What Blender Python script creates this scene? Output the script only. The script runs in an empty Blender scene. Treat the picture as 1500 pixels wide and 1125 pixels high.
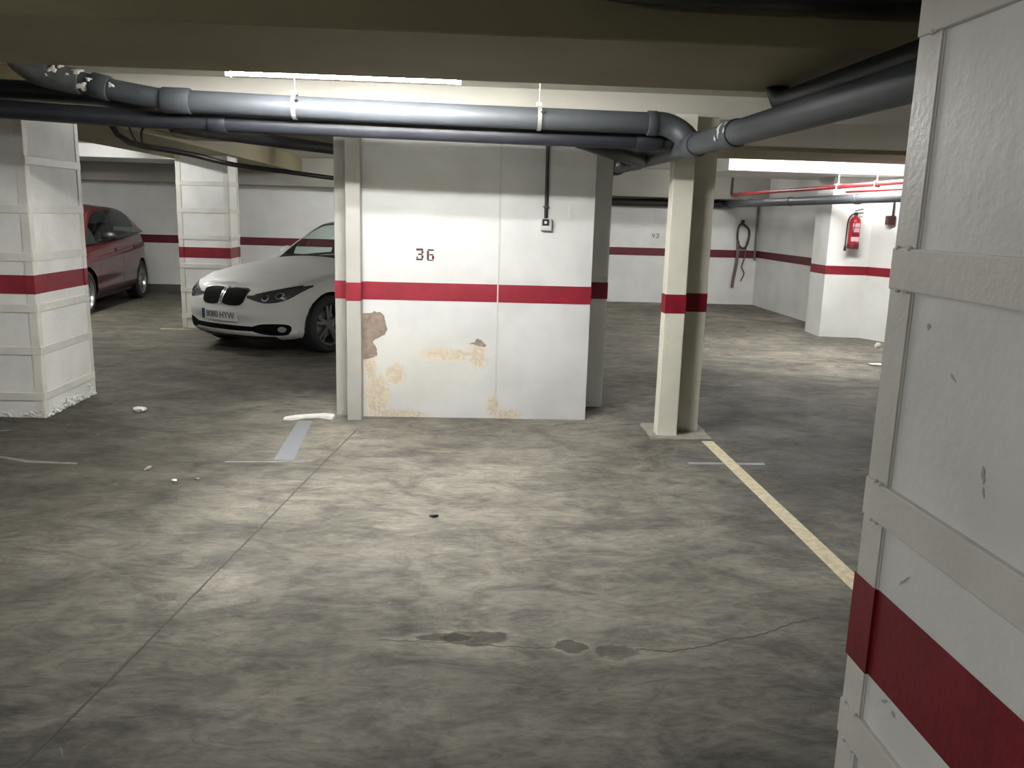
import bpy, bmesh, math, random
from mathutils import Vector, Matrix
from mathutils.bvhtree import BVHTree
random.seed(7)
S = bpy.context.scene
COL = S.collection
PI = math.pi

# ------------------------------------------------------------------ helpers
def link_mesh(name, bm, mats, parent=None, label=None, smooth=None):
    bmesh.ops.recalc_face_normals(bm, faces=bm.faces)
    me = bpy.data.meshes.new(name)
    bm.to_mesh(me); bm.free()
    if not isinstance(mats, (list, tuple)): mats = [mats]
    for m in mats: me.materials.append(m)
    if smooth is not None:
        for p in me.polygons: p.use_smooth = True
        if smooth < 3.1: me.set_sharp_from_angle(angle=smooth)
    o = bpy.data.objects.new(name, me); COL.objects.link(o)
    if parent is not None:
        o.parent = parent
        o.matrix_parent_inverse = world_of(parent).inverted()
    if label: o['label'] = label
    return o

def world_of(o):
    m = Matrix.LocRotScale(o.location, o.rotation_euler, o.scale)
    if o.parent is not None:
        m = world_of(o.parent) @ o.matrix_parent_inverse @ m
    return m

def tag(o, label, cat, group=None, kind=None):
    o['label'] = label; o['category'] = cat
    if group: o['group'] = group
    if kind: o['kind'] = kind
    return o

def thing(name, label, cat, loc=(0, 0, 0), rz=0.0, group=None):
    o = bpy.data.objects.new(name, None); COL.objects.link(o)
    o.empty_display_size = 0.1
    o.location = loc; o.rotation_euler = (0, 0, rz)
    return tag(o, label, cat, group)

def struct(name, bm, m, parent=None, smooth=None):
    o = link_mesh(name, bm, m, parent, smooth=smooth)
    if parent is None: o['kind'] = 'structure'
    return o

def local(o, root):
    """a part built in the local frame of its root"""
    o.parent = root; o.matrix_parent_inverse = Matrix.Identity(4)
    return o

def B(): return bmesh.new()

def box(bm, a, b, bevel=0.0, seg=2, mtx=None):
    a = Vector(a); b = Vector(b)
    r = bmesh.ops.create_cube(bm, size=1.0)
    vs = r['verts']
    c = (a + b) / 2; s = b - a
    for v in vs: v.co = Vector((c.x + v.co.x * s.x, c.y + v.co.y * s.y, c.z + v.co.z * s.z))
    if bevel > 0:
        es = list({e for v in vs for e in v.link_edges})
        rb = bmesh.ops.bevel(bm, geom=es, offset=bevel, segments=seg, affect='EDGES', profile=.5)
        vs = list({v for f in rb['faces'] for v in f.verts} | {v for v in vs if v.is_valid})
    if mtx is not None:
        for v in vs: v.co = mtx @ v.co
    return vs

def smooth_pts(pts, n):
    """Catmull-Rom through pts, resampled to n even points"""
    P = [Vector(p) for p in pts]
    if len(P) > 2:
        Q = [2 * P[0] - P[1]] + P + [2 * P[-1] - P[-2]]
        out = []
        for i in range(1, len(Q) - 2):
            p0, p1, p2, p3 = Q[i-1], Q[i], Q[i+1], Q[i+2]
            for k in range(24):
                t = k / 24
                out.append(.5 * ((2*p1) + (-p0+p2)*t + (2*p0-5*p1+4*p2-p3)*t*t + (-p0+3*p1-3*p2+p3)*t**3))
        out.append(P[-1])
    else: out = P
    L = [0.0]
    for i in range(1, len(out)): L.append(L[-1] + (out[i]-out[i-1]).length)
    res = []; j = 0
    for k in range(n):
        d = L[-1] * k / (n-1)
        while j < len(L)-2 and L[j+1] < d: j += 1
        t = (d - L[j]) / max(1e-9, L[j+1]-L[j])
        res.append(out[j].lerp(out[j+1], t))
    return res

def tube(bm, pts, r, seg=16, n=None, cap=True):
    P = smooth_pts(pts, n) if n else [Vector(p) for p in pts]
    rs = r if isinstance(r, (list, tuple)) else [r] * len(P)
    rings = []
    t0 = (P[1]-P[0]).normalized()
    u = t0.cross(Vector((0, 0, 1)))
    if u.length < .1: u = t0.cross(Vector((1, 0, 0)))
    u.normalize()
    for i, p in enumerate(P):
        if i == 0: t = P[1]-P[0]
        elif i == len(P)-1: t = P[-1]-P[-2]
        else: t = (P[i+1]-P[i]).normalized() + (P[i]-P[i-1]).normalized()
        t.normalize()
        u = (u - t * u.dot(t)); u.normalize()
        w = t.cross(u)
        rings.append([bm.verts.new(p + (u*math.cos(2*PI*k/seg) + w*math.sin(2*PI*k/seg)) * rs[i]) for k in range(seg)])
    for i in range(len(rings)-1):
        for k in range(seg):
            bm.faces.new((rings[i][k], rings[i][(k+1) % seg], rings[i+1][(k+1) % seg], rings[i+1][k]))
    if cap:
        bm.faces.new(rings[0][::-1]); bm.faces.new(rings[-1])
    return rings

def lathe(bm, prof, mtx=Matrix.Identity(4), seg=32, close=True):
    """prof: list of (r, h); turns round the local z axis"""
    rings = []
    for r, h in prof:
        if r < 1e-6: rings.append([bm.verts.new(mtx @ Vector((0, 0, h)))])
        else: rings.append([bm.verts.new(mtx @ Vector((r*math.cos(2*PI*k/seg), r*math.sin(2*PI*k/seg), h))) for k in range(seg)])
    for i in range(len(rings)-1):
        a, b = rings[i], rings[i+1]
        for k in range(seg):
            k2 = (k+1) % seg
            if len(a) == 1 and len(b) == 1: continue
            if len(a) == 1: bm.faces.new((a[0], b[k], b[k2]))
            elif len(b) == 1: bm.faces.new((a[k], a[k2], b[0]))
            else: bm.faces.new((a[k], a[k2], b[k2], b[k]))

def prism(bm, poly, z0, z1, mtx=None):
    lo = [bm.verts.new(Vector((p[0], p[1], z0))) for p in poly]
    hi = [bm.verts.new(Vector((p[0], p[1], z1))) for p in poly]
    n = len(poly)
    for i in range(n): bm.faces.new((lo[i], lo[(i+1) % n], hi[(i+1) % n], hi[i]))
    bm.faces.new(lo[::-1]); bm.faces.new(hi)
    if mtx is not None:
        for v in lo+hi: v.co = mtx @ v.co

def wall_poly(bm, pts, y0, y1):
    """outline in x,z given thickness along y"""
    M = Matrix(((1, 0, 0, 0), (0, 0, 1, 0), (0, 1, 0, 0), (0, 0, 0, 1)))
    prism(bm, pts, y0, y1, M)

def ragged(pts, amp, n=4):
    out = []
    for i in range(len(pts)):
        a = Vector(pts[i]); b = Vector(pts[(i+1) % len(pts)])
        for k in range(n):
            p = a.lerp(b, k/n)
            out.append((p.x + random.uniform(-amp, amp), p.y + random.uniform(-amp, amp)))
    return out

# ------------------------------------------------------------------ materials
def new_mat(name):
    m = bpy.data.materials.new(name); m.use_nodes = True
    nt = m.node_tree; b = nt.nodes['Principled BSDF']
    return m, nt, b

def mat(name, col, rough=.5, metal=0.0, noise=0.0, scale=4.0, bump=0.0, bscale=60, spec=.5, coat=0.0, stretch=(1, 1, 1), col2=None, detail=6):
    m, nt, b = new_mat(name)
    N = nt.nodes; Lk = nt.links
    b.inputs['Roughness'].default_value = rough; b.inputs['Metallic'].default_value = metal
    b.inputs['Specular IOR Level'].default_value = spec
    b.inputs['Coat Weight'].default_value = coat
    b.inputs['Coat Roughness'].default_value = .08
    c = (*col, 1); b.inputs['Base Color'].default_value = c
    if noise or bump:
        g = N.new('ShaderNodeNewGeometry'); mp = N.new('ShaderNodeMapping'); mp.inputs['Scale'].default_value = stretch
        Lk.new(g.outputs['Position'], mp.inputs['Vector'])
    if noise:
        n = N.new('ShaderNodeTexNoise'); n.inputs['Scale'].default_value = scale; n.inputs['Detail'].default_value = detail
        Lk.new(mp.outputs[0], n.inputs['Vector'])
        r = N.new('ShaderNodeValToRGB')
        d = col2 if col2 else tuple(x*(1-noise) for x in col)
        r.color_ramp.elements[0].position = .3; r.color_ramp.elements[0].color = (*d, 1)
        r.color_ramp.elements[1].position = .62; r.color_ramp.elements[1].color = c
        Lk.new(n.outputs['Fac'], r.inputs['Fac']); Lk.new(r.outputs['Color'], b.inputs['Base Color'])
    if bump:
        n2 = N.new('ShaderNodeTexNoise'); n2.inputs['Scale'].default_value = bscale; n2.inputs['Detail'].default_value = 3
        Lk.new(mp.outputs[0], n2.inputs['Vector'])
        bp = N.new('ShaderNodeBump'); bp.inputs['Strength'].default_value = bump; bp.inputs['Distance'].default_value = .01
        Lk.new(n2.outputs['Fac'], bp.inputs['Height']); Lk.new(bp.outputs[0], b.inputs['Normal'])
    return m

def emit(name, col, st):
    m, nt, b = new_mat(name)
    b.inputs['Base Color'].default_value = (.9, .9, .9, 1)
    b.inputs['Emission Color'].default_value = (*col, 1); b.inputs['Emission Strength'].default_value = st
    return m

M = {}
M['white'] = mat('white_wall_paint', (.78, .79, .77), .55, noise=.12, scale=2.2, bump=.12, bscale=45)
M['pillar'] = mat('pillar_paint', (.85, .85, .82), .5, noise=.14, scale=3.5, bump=.15, bscale=38)
M['steel_paint'] = mat('painted_steel', (.76, .745, .685), .42, noise=.12, scale=6, bump=.12, bscale=90)
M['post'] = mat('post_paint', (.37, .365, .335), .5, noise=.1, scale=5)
M['cream'] = mat('cream_paint', (.80, .78, .68), .5, noise=.1, scale=5, bump=.12, bscale=60)
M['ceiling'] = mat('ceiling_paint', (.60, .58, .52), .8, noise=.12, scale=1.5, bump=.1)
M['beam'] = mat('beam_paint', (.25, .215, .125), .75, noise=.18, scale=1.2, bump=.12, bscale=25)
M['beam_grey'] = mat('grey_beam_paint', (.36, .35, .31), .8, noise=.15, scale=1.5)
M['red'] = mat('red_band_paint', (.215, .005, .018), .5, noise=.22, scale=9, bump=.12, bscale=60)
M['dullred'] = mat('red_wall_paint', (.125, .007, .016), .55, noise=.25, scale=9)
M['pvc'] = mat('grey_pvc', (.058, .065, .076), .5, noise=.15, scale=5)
M['pvc_dark_shaded'] = mat('dark_shaded_pvc', (.020, .022, .030), .5, noise=.3, scale=5)  # dark pipe colour; the shade on the lower pipe is put into it too
M['black'] = mat('black_plastic', (.012, .012, .013), .45)
M['rubber'] = mat('rubber', (.016, .016, .017), .75)
M['iron'] = mat('galvanised', (.55, .55, .53), .4, metal=.6)
M['redpipe'] = mat('red_pipe_paint', (.42, .035, .04), .4, noise=.25, scale=8)
M['extred'] = mat('extinguisher_red', (.33, .010, .024), .3)
M['label'] = mat('pale_label', (.72, .45, .47), .5)
M['paper'] = mat('white_scrap', (.82, .81, .77), .7, noise=.1, scale=30)
M['yellow'] = mat('yellow_floor_paint', (.70, .61, .38), .65, noise=.45, scale=26, col2=(.46, .40, .27))
M['tape'] = mat('grey_blue_tape', (.20, .215, .24), .6, noise=.25, scale=20, col2=(.2, .21, .22))
M['chalk'] = mat('faded_mark', (.22, .22, .20), .8, noise=.4, scale=15)
M['crack'] = mat('crack_dark', (.075, .07, .06), .9)
M['plaster'] = mat('bare_plaster', (.27, .215, .175), .85, noise=.35, scale=20, bump=.5, bscale=70)
M['stencil'] = mat('stencil_paint', (.07, .006, .014), .6, noise=.5, scale=40, col2=(.02, .006, .008))
M['stencil_grey'] = mat('stencil_grey', (.12, .12, .11), .6)
M['galv_dark'] = mat('dark_duct', (.075, .072, .066), .6, noise=.2, scale=3)
M['tube_on'] = emit('lit_tube', (1.0, .975, .92), 1.0)
M['housing'] = mat('lamp_housing', (.8, .8, .78), .4)
M['concrete_pad'] = mat('concrete_pad', (.33, .31, .27), .85, noise=.35, scale=14, bump=.4, bscale=50)
M['caulk'] = mat('joint_line', (.50, .49, .45), .7)
# car paints and bits
M['car_white'] = mat('white_car_paint', (.62, .62, .60), .5, coat=.06, spec=.2)
M['car_red'] = mat('red_car_paint', (.065, .006, .008), .34, coat=.8)
M['chrome'] = mat('chrome', (.75, .75, .76), .15, metal=1)
M['alloy'] = mat('alloy', (.42, .43, .44), .3, metal=.85)
M['alloy_dark'] = mat('dark_alloy', (.17, .17, .18), .3, metal=.85)
M['lamp_dark'] = mat('lamp_inner', (.055, .058, .062), .2)
M['void'] = mat('grille_black', (.003, .003, .003), .8, spec=.1)
M['plate_ink'] = mat('plate_ink', (.10, .10, .10), .5)
M['taillight'] = mat('taillight', (.42, .008, .02), .12, coat=1)
M['plate'] = mat('number_plate', (.68, .68, .66), .35)
M['plate_blue'] = mat('plate_blue', (.012, .05, .13), .4)
M['blue'] = mat('badge_blue', (.03, .14, .42), .3)
M['seat'] = mat('seat_cloth', (.03, .03, .032), .8)

def glass(name, tint, gl=.08):
    m = bpy.data.materials.new(name); m.use_nodes = True
    nt = m.node_tree; nt.nodes.clear()
    o = nt.nodes.new('ShaderNodeOutputMaterial'); mx = nt.nodes.new('ShaderNodeMixShader')
    t = nt.nodes.new('ShaderNodeBsdfTransparent'); t.inputs[0].default_value = (*tint, 1)
    g = nt.nodes.new('ShaderNodeBsdfGlossy'); g.inputs['Roughness'].default_value = .03
    lw = nt.nodes.new('ShaderNodeLayerWeight'); lw.inputs['Blend'].default_value = .5
    pw = nt.nodes.new('ShaderNodeMath'); pw.operation = 'POWER'; pw.inputs[1].default_value = 4.5
    ml = nt.nodes.new('ShaderNodeMath'); ml.operation = 'MULTIPLY_ADD'; ml.inputs[1].default_value = .6; ml.inputs[2].default_value = .04
    nt.links.new(lw.outputs['Facing'], pw.inputs[0]); nt.links.new(pw.outputs[0], ml.inputs[0]); nt.links.new(ml.outputs[0], mx.inputs[0]); nt.links.new(t.outputs[0], mx.inputs[1]); nt.links.new(g.outputs[0], mx.inputs[2])
    nt.links.new(mx.outputs[0], o.inputs[0])
    return m
M['glass'] = glass('car_glass', (.80, .88, .85))
M['glass_dark'] = glass('tinted_car_glass', (.30, .34, .33))
M['lens'] = glass('lamp_lens', (.86, .88, .9))

def floor_material():
    m, nt, b = new_mat('worn_concrete'); N = nt.nodes; Lk = nt.links
    g = N.new('ShaderNodeNewGeometry')
    def noise(scale, detail, stretch=(1, 1, 1), rough=.6, dist=0.0):
        mp = N.new('ShaderNodeMapping'); mp.inputs['Scale'].default_value = stretch
        Lk.new(g.outputs['Position'], mp.inputs['Vector'])
        n = N.new('ShaderNodeTexNoise'); n.inputs['Scale'].default_value = scale; n.inputs['Detail'].default_value = detail
        n.inputs['Roughness'].default_value = rough; n.inputs['Distortion'].default_value = dist
        Lk.new(mp.outputs[0], n.inputs['Vector']); return n.outputs['Fac']
    def ramp(fac, stops):
        r = N.new('ShaderNodeValToRGB'); e = r.color_ramp.elements
        while len(e) < len(stops): e.new(.5)
        for i, (p, c) in enumerate(stops): e[i].position = p; e[i].color = (*c, 1)
        Lk.new(fac, r.inputs['Fac']); return r.outputs['Color']
    def mix(kind, a, c, f):
        x = N.new('ShaderNodeMix'); x.data_type = 'RGBA'; x.blend_type = kind
        if isinstance(f, float): x.inputs[0].default_value = f
        else: Lk.new(f, x.inputs[0])
        for s, v in ((6, a), (7, c)):
            if isinstance(v, tuple): x.inputs[s].default_value = (*v, 1)
            else: Lk.new(v, x.inputs[s])
        return x.outputs[2]
    base = ramp(noise(.7, 6, (1, 1.3, 1), .62, .8), [(.30, (.133, .126, .112)), (.5, (.197, .187, .166)), (.68, (.275, .262, .232))])
    blot = ramp(noise(2.6, 7, (.8, 1.4, 1), .7, 1.2), [(.34, (.48, .485, .5)), (.55, (1, 1, 1)), (.75, (1.2, 1.18, 1.14))])
    c = mix('MULTIPLY', base, blot, .9)
    swirl = ramp(noise(6.0, 9, (.7, 1.9, 1), .75, 2.4), [(.36, (.55, .55, .56)), (.5, (1, 1, 1)), (.66, (1.32, 1.31, 1.28))])
    c = mix('MULTIPLY', c, swirl, .62)
    mott = ramp(noise(4.2, 8, (1, 1.1, 1), .72, .4), [(.36, (.70, .70, .71)), (.52, (1, 1, 1)), (.70, (1.22, 1.21, 1.19))])
    c = mix('MULTIPLY', c, mott, .7)
    fine = ramp(noise(34, 6, (.6, 1.6, 1), .7), [(.35, (.78, .78, .78)), (.6, (1.08, 1.08, 1.08))])
    c = mix('MULTIPLY', c, fine, .55)
    dark = ramp(noise(.32, 4, (1, 1, 1), .5, .5), [(.38, (0, 0, 0)), (.62, (1, 1, 1))])
    c = mix('MULTIPLY', c, mix('MIX', (.72, .72, .73), (1.05, 1.04, 1.02), dark), .8)
    # base colour darkens to the left, and to the right except far back
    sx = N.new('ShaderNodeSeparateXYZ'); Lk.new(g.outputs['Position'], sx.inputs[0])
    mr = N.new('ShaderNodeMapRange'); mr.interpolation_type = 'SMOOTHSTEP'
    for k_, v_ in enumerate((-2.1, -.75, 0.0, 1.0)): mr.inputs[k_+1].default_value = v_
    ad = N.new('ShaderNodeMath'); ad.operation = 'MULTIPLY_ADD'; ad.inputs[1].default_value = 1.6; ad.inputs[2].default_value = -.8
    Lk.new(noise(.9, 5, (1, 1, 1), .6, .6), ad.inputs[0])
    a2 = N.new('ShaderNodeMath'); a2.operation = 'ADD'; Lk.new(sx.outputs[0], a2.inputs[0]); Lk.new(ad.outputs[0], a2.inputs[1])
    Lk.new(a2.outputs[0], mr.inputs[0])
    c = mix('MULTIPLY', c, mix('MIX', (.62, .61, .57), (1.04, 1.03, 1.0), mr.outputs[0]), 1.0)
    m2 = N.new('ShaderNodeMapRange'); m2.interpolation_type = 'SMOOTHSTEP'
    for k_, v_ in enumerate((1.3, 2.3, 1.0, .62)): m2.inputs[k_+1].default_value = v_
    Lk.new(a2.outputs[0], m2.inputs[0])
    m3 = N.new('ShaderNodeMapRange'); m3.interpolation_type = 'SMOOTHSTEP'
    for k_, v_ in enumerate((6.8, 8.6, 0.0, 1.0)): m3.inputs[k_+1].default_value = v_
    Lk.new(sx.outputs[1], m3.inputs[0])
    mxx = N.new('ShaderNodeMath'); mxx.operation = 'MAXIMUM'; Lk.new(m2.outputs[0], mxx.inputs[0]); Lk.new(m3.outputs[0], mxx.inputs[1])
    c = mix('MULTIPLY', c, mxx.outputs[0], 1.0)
    # pale scuffs
    sc = ramp(noise(9, 4, (1, 1, 1), .6, .6), [(.70, (0, 0, 0)), (.76, (1, 1, 1))])
    c = mix('MIX', c, (.50, .49, .44), mix('MULTIPLY', sc, (.38, .38, .38), 1.0))
    # old round filler patches with pale rims
    nv = N.new('ShaderNodeTexNoise'); nv.inputs['Scale'].default_value = 9; nv.inputs['Detail'].default_value = 4
    Lk.new(g.outputs['Position'], nv.inputs['Vector'])
    sub = N.new('ShaderNodeVectorMath'); sub.operation = 'SUBTRACT'; sub.inputs[1].default_value = (.5, .5, .5)
    Lk.new(nv.outputs['Color'], sub.inputs[0])
    scl = N.new('ShaderNodeVectorMath'); scl.operation = 'SCALE'; scl.inputs['Scale'].default_value = .11
    Lk.new(sub.outputs[0], scl.inputs[0])
    add = N.new('ShaderNodeVectorMath'); add.operation = 'ADD'
    Lk.new(g.outputs['Position'], add.inputs[0]); Lk.new(scl.outputs[0], add.inputs[1])
    for (px, py, rx, ry, dk) in ((.07, 2.915, .135, .07, .52), (-.05, 2.92, .11, .04, .55), (.42, 2.855, .06, .042, .48), (.59, 2.81, .09, .055, .72)):
        mp = N.new('ShaderNodeMapping'); mp.inputs['Location'].default_value = (-px/rx, -py/ry, 0); mp.inputs['Scale'].default_value = (1/rx, 1/ry, 0)
        Lk.new(add.outputs[0], mp.inputs['Vector'])
        ln = N.new('ShaderNodeVectorMath'); ln.operation = 'LENGTH'; Lk.new(mp.outputs[0], ln.inputs[0])
        v = N.new('ShaderNodeMath'); v.operation = 'MULTIPLY'; v.inputs[1].default_value = .5; Lk.new(ln.outputs['Value'], v.inputs[0])
        col = ramp(v.outputs[0], [(.0, (dk, dk*.985, dk*.95)), (.42, (dk*1.08,)*3), (.50, (1.4, 1.38, 1.32)), (.6, (1.25, 1.24, 1.2)), (.72, (1, 1, 1))])
        c = mix('MULTIPLY', c, col, 1.0)
    Lk.new(c, b.inputs['Base Color'])
    rr = ramp(noise(2.2, 5), [(.3, (.66, .66, .66)), (.7, (.85, .85, .85))]); Lk.new(rr, b.inputs['Roughness'])
    b.inputs['Specular IOR Level'].default_value = .14
    bp = N.new('ShaderNodeBump'); bp.inputs['Strength'].default_value = .25; bp.inputs['Distance'].default_value = .006
    Lk.new(noise(30, 6, (.8, 1.3, 1)), bp.inputs['Height']); Lk.new(bp.outputs[0], b.inputs['Normal'])
    return m
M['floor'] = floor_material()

def damp_wall_material():
    """white wall board with beige damp stains low down on its left half"""
    m, nt, b = new_mat('damp_white_wall'); N = nt.nodes; Lk = nt.links
    g = N.new('ShaderNodeNewGeometry')
    def noise(scale, detail, dist=0.0):
        n = N.new('ShaderNodeTexNoise'); n.inputs['Scale'].default_value = scale; n.inputs['Detail'].default_value = detail; n.inputs['Distortion'].default_value = dist
        Lk.new(g.outputs['Position'], n.inputs['Vector']); return n.outputs['Fac']
    def math_(op, a, c):
        x = N.new('ShaderNodeMath'); x.operation = op
        for i, v in ((0, a), (1, c)):
            if isinstance(v, (int, float)): x.inputs[i].default_value = v
            else: Lk.new(v, x.inputs[i])
        return x.outputs[0]
    def mapr(v, a, c, d, e):
        x = N.new('ShaderNodeMapRange'); x.interpolation_type = 'SMOOTHSTEP'
        for i, q in enumerate((a, c, d, e)): x.inputs[i+1].default_value = q
        Lk.new(v, x.inputs[0]); return x.outputs[0]
    def mix(a, c, f):
        x = N.new('ShaderNodeMix'); x.data_type = 'RGBA'
        Lk.new(f, x.inputs[0])
        for s, v in ((6, a), (7, c)):
            if isinstance(v, tuple): x.inputs[s].default_value = (*v, 1)
            else: Lk.new(v, x.inputs[s])
        return x.outputs[2]
    def spot(x0, z0, rx, rz):
        mp = N.new('ShaderNodeMapping'); mp.inputs['Location'].default_value = (-x0/rx, 0, -z0/rz); mp.inputs['Scale'].default_value = (1/rx, 0, 1/rz)
        Lk.new(g.outputs['Position'], mp.inputs['Vector'])
        ln = N.new('ShaderNodeVectorMath'); ln.operation = 'LENGTH'; Lk.new(mp.outputs[0], ln.inputs[0])
        return mapr(ln.outputs['Value'], .2, 1.0, 1.0, 0.0)
    base = mix((.52, .53, .525), (.585, .595, .59), mapr(noise(2.5, 5), .35, .65, 0.0, 1.0))
    reg = spot(-.66, .18, .20, .36)
    for a in ((-.52, .34, .16, .16), (.11, .50, .15, .22), (-.12, .50, .40, .10), (-.5, .02, .5, .09), (.24, .10, .10, .18), (.36, .03, .22, .10), (-.71, .38, .09, .2)):
        reg = math_('MAXIMUM', reg, spot(*a))
    st = mapr(math_('MULTIPLY', reg, noise(15, 10, 1.4)), .20, .56, 0.0, 1.0)
    c = mix(base, (.62, .52, .38), math_('MULTIPLY', st, .85))
    st2 = mapr(math_('MULTIPLY', reg, noise(38, 8, .8)), .38, .54, 0.0, 1.0)
    c = mix(c, (.40, .34, .27), math_('MULTIPLY', st2, .5))
    yel = math_('MULTIPLY', spot(-.35, .42, .8, .42), .16)
    c = mix(c, (.66, .60, .44), yel)
    Lk.new(c, b.inputs['Base Color']); b.inputs['Roughness'].default_value = .6
    bp = N.new('ShaderNodeBump'); bp.inputs['Strength'].default_value = .3; bp.inputs['Distance'].default_value = .008
    Lk.new(math_('ADD', math_('MULTIPLY', noise(40, 4), .3), math_('MULTIPLY', st, -.8)), bp.inputs['Height']); Lk.new(bp.outputs[0], b.inputs['Normal'])
    return m
M['damp'] = damp_wall_material()

# ------------------------------------------------------------------ camera (height 1.57 m, phone held slightly down)
F, YAW, PITCH, ROLL = 1228.674, .06, .199, .029
cy, sy = math.cos(YAW), math.sin(YAW)
fw = Vector((sy*math.cos(PITCH), cy*math.cos(PITCH), -math.sin(PITCH)))
r0 = Vector((cy, -sy, 0)); u0 = r0.cross(fw)
rt = r0*math.cos(ROLL) + u0*math.sin(ROLL); up = -r0*math.sin(ROLL) + u0*math.cos(ROLL)
cam = bpy.data.cameras.new('camera'); cam.sensor_width = 36; cam.lens = F/1500*36; cam.clip_start = .05
co = bpy.data.objects.new('camera', cam); COL.objects.link(co)
co.matrix_world = Matrix(((rt.x, up.x, -fw.x, 0), (rt.y, up.y, -fw.y, 0), (rt.z, up.z, -fw.z, 1.57), (0, 0, 0, 1)))
S.camera = co

# ------------------------------------------------------------------ room shell
CZ = 2.45
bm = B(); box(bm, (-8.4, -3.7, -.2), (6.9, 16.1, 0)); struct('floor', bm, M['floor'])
bm = B(); box(bm, (-8.4, -3.7, CZ), (6.9, 16.1, CZ+.2)); struct('ceiling', bm, M['ceiling'])
bm = B(); box(bm, (-8.2, 15.9, 0), (5.75, 16.1, CZ)); WB = struct('wall_back', bm, M['white'])
bm = B(); box(bm, (-8.4, -3.5, 0), (-8.2, 15.9, CZ)); struct('wall_left', bm, M['white'])
bm = B(); box(bm, (-8.2, -3.7, 0), (6.7, -3.5, CZ)); struct('wall_front', bm, M['white'])
bm = B(); box(bm, (5.55, 12.13, 0), (5.75, 15.9, CZ)); WR = struct('wall_right', bm, M['white'])
bm = B(); box(bm, (6.7, -3.5, 0), (6.9, 12.13, CZ)); struct('wall_right_near', bm, M['white'])
bm = B(); box(bm, (-8.19, 15.88, 0), (-4.2, 15.905, .13)); struct('baseboard_back', bm, M['galv_dark'])
Z0, Z1 = .912, 1.047
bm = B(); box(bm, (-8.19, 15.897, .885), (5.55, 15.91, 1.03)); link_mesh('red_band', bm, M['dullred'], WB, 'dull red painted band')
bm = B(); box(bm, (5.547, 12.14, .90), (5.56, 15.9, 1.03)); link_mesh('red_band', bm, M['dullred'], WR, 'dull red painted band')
bm = B(); box(bm, (-.88+.1, 6.4, 0), (.968, 6.62, 2.28)); WM = struct('wall_middle', bm, M['damp'])

# ------------------------------------------------------------------ central wall details
bm = B(); box(bm, (.262, 6.388, 0), (.968, 6.41, 2.28), .002)
link_mesh('wall_panel', bm, M['damp'], WM, 'right hand panel standing slightly proud')
bm = B(); box(bm, (-.765, 6.3975, Z0), (.262, 6.41, Z1)); box(bm, (.26, 6.3855, Z0), (.9705, 6.45, Z1))
link_mesh('red_band', bm, M['red'], WM, 'bright red painted band')
bm = B(); box(bm, (.25, 6.394, 0), (.26, 6.401, 2.28)); link_mesh('joint_strip', bm, M['caulk'], WM, 'thin vertical joint strip')
bm = B()
pp = [(-.771, .813), (-.706, .807), (-.677, .822), (-.62, .809), (-.598, .773), (-.581, .692), (-.598, .648), (-.671, .61), (-.693, .584), (-.654, .529), (-.664, .484), (-.708, .461), (-.766, .445)]
wall_poly(bm, ragged(pp, .006, 3), 6.3965, 6.405)
link_mesh('bare_patch', bm, M['plaster'], WM, 'brown patch of bare plaster where paint peeled')
bm = B()
pp = [(.038, .587), (.089, .6), (.103, .625), (.133, .619), (.181, .582), (.163, .56), (.119, .574)]
wall_poly(bm, ragged(pp, .004, 3), 6.397, 6.405)
link_mesh('bare_patch', bm, M['plaster'], WM, 'small brown patch of bare plaster')
# stencilled number: bars of the stencil in x,z, 36
bm = B()
def bars(bm, x, z, w, h, segs, y0=6.3972, y1=6.402):
    for (a, b, c, d) in segs:
        box(bm, (x+a*w, y0, z+b*h), (x+c*w, y1, z+d*h))
three = [(.0, .82, .95, 1), (.72, .58, 1, .80), (.25, .44, .85, .57), (.72, .16, 1, .42), (0, 0, .9, .14), (0, .16, .25, .3)]
six = [(.1, .86, .95, 1), (0, .1, .3, .84), (.35, .46, .9, .58), (.7, .12, 1, .44), (.1, 0, .9, .09)]
bars(bm, -.365, 1.215, .055, .088, three); bars(bm, -.285, 1.213, .055, .086, six)
link_mesh('stencil_number', bm, M['stencil'], WM, 'dark stencilled number 36')
bm = B()
bars(bm, 3.52, 1.215, .05, .085, [(0, .4, .25, 1), (.1, .36, 1, .48), (.65, 0, .9, 1)], 15.896, 15.905)
bars(bm, 3.60, 1.215, .05, .085, three, 15.896, 15.905)
link_mesh('stencil_number', bm, M['stencil_grey'], WB, 'small grey stencilled bay number')

# wall rear pilaster seen past the right end of the wall
def plain_pillar(name, label, poly, z1, m, bz=(Z0, Z1), bm_mat='red'):
    cxm = sum(p[0] for p in poly)/len(poly); cym = sum(p[1] for p in poly)/len(poly)
    t = thing(name, label, 'pillar', (cxm, cym, 0))
    bm = B(); prism(bm, poly, 0, z1)
    link_mesh('shaft', bm, m, t)
    # offset outline by 3 mm for the painted band
    n = len(poly); off = []
    area = sum(poly[i][0]*poly[(i+1) % n][1]-poly[(i+1) % n][0]*poly[i][1] for i in range(n))
    sg = 1 if area > 0 else -1
    for i in range(n):
        a = Vector(poly[i-1]); b = Vector(poly[i]); c = Vector(poly[(i+1) % n])
        d1 = (b-a).normalized(); d2 = (c-b).normalized()
        n1 = Vector((d1.y, -d1.x))*sg; n2 = Vector((d2.y, -d2.x))*sg
        k = (n1+n2); k = k/max(.3, k.length_squared)*2
        off.append(tuple(b + k*.003))
    bm = B(); prism(bm, off, bz[0], bz[1])
    link_mesh('red_band', bm, M[bm_mat], t, 'red painted band')
    return t
plain_pillar('pillar', 'shaded white pilaster just behind the right end of the white wall marked 36',
             [(.62, 6.86), (1.175, 6.86), (1.175, 7.5), (.62, 7.5)], 2.28, M['white'])
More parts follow.
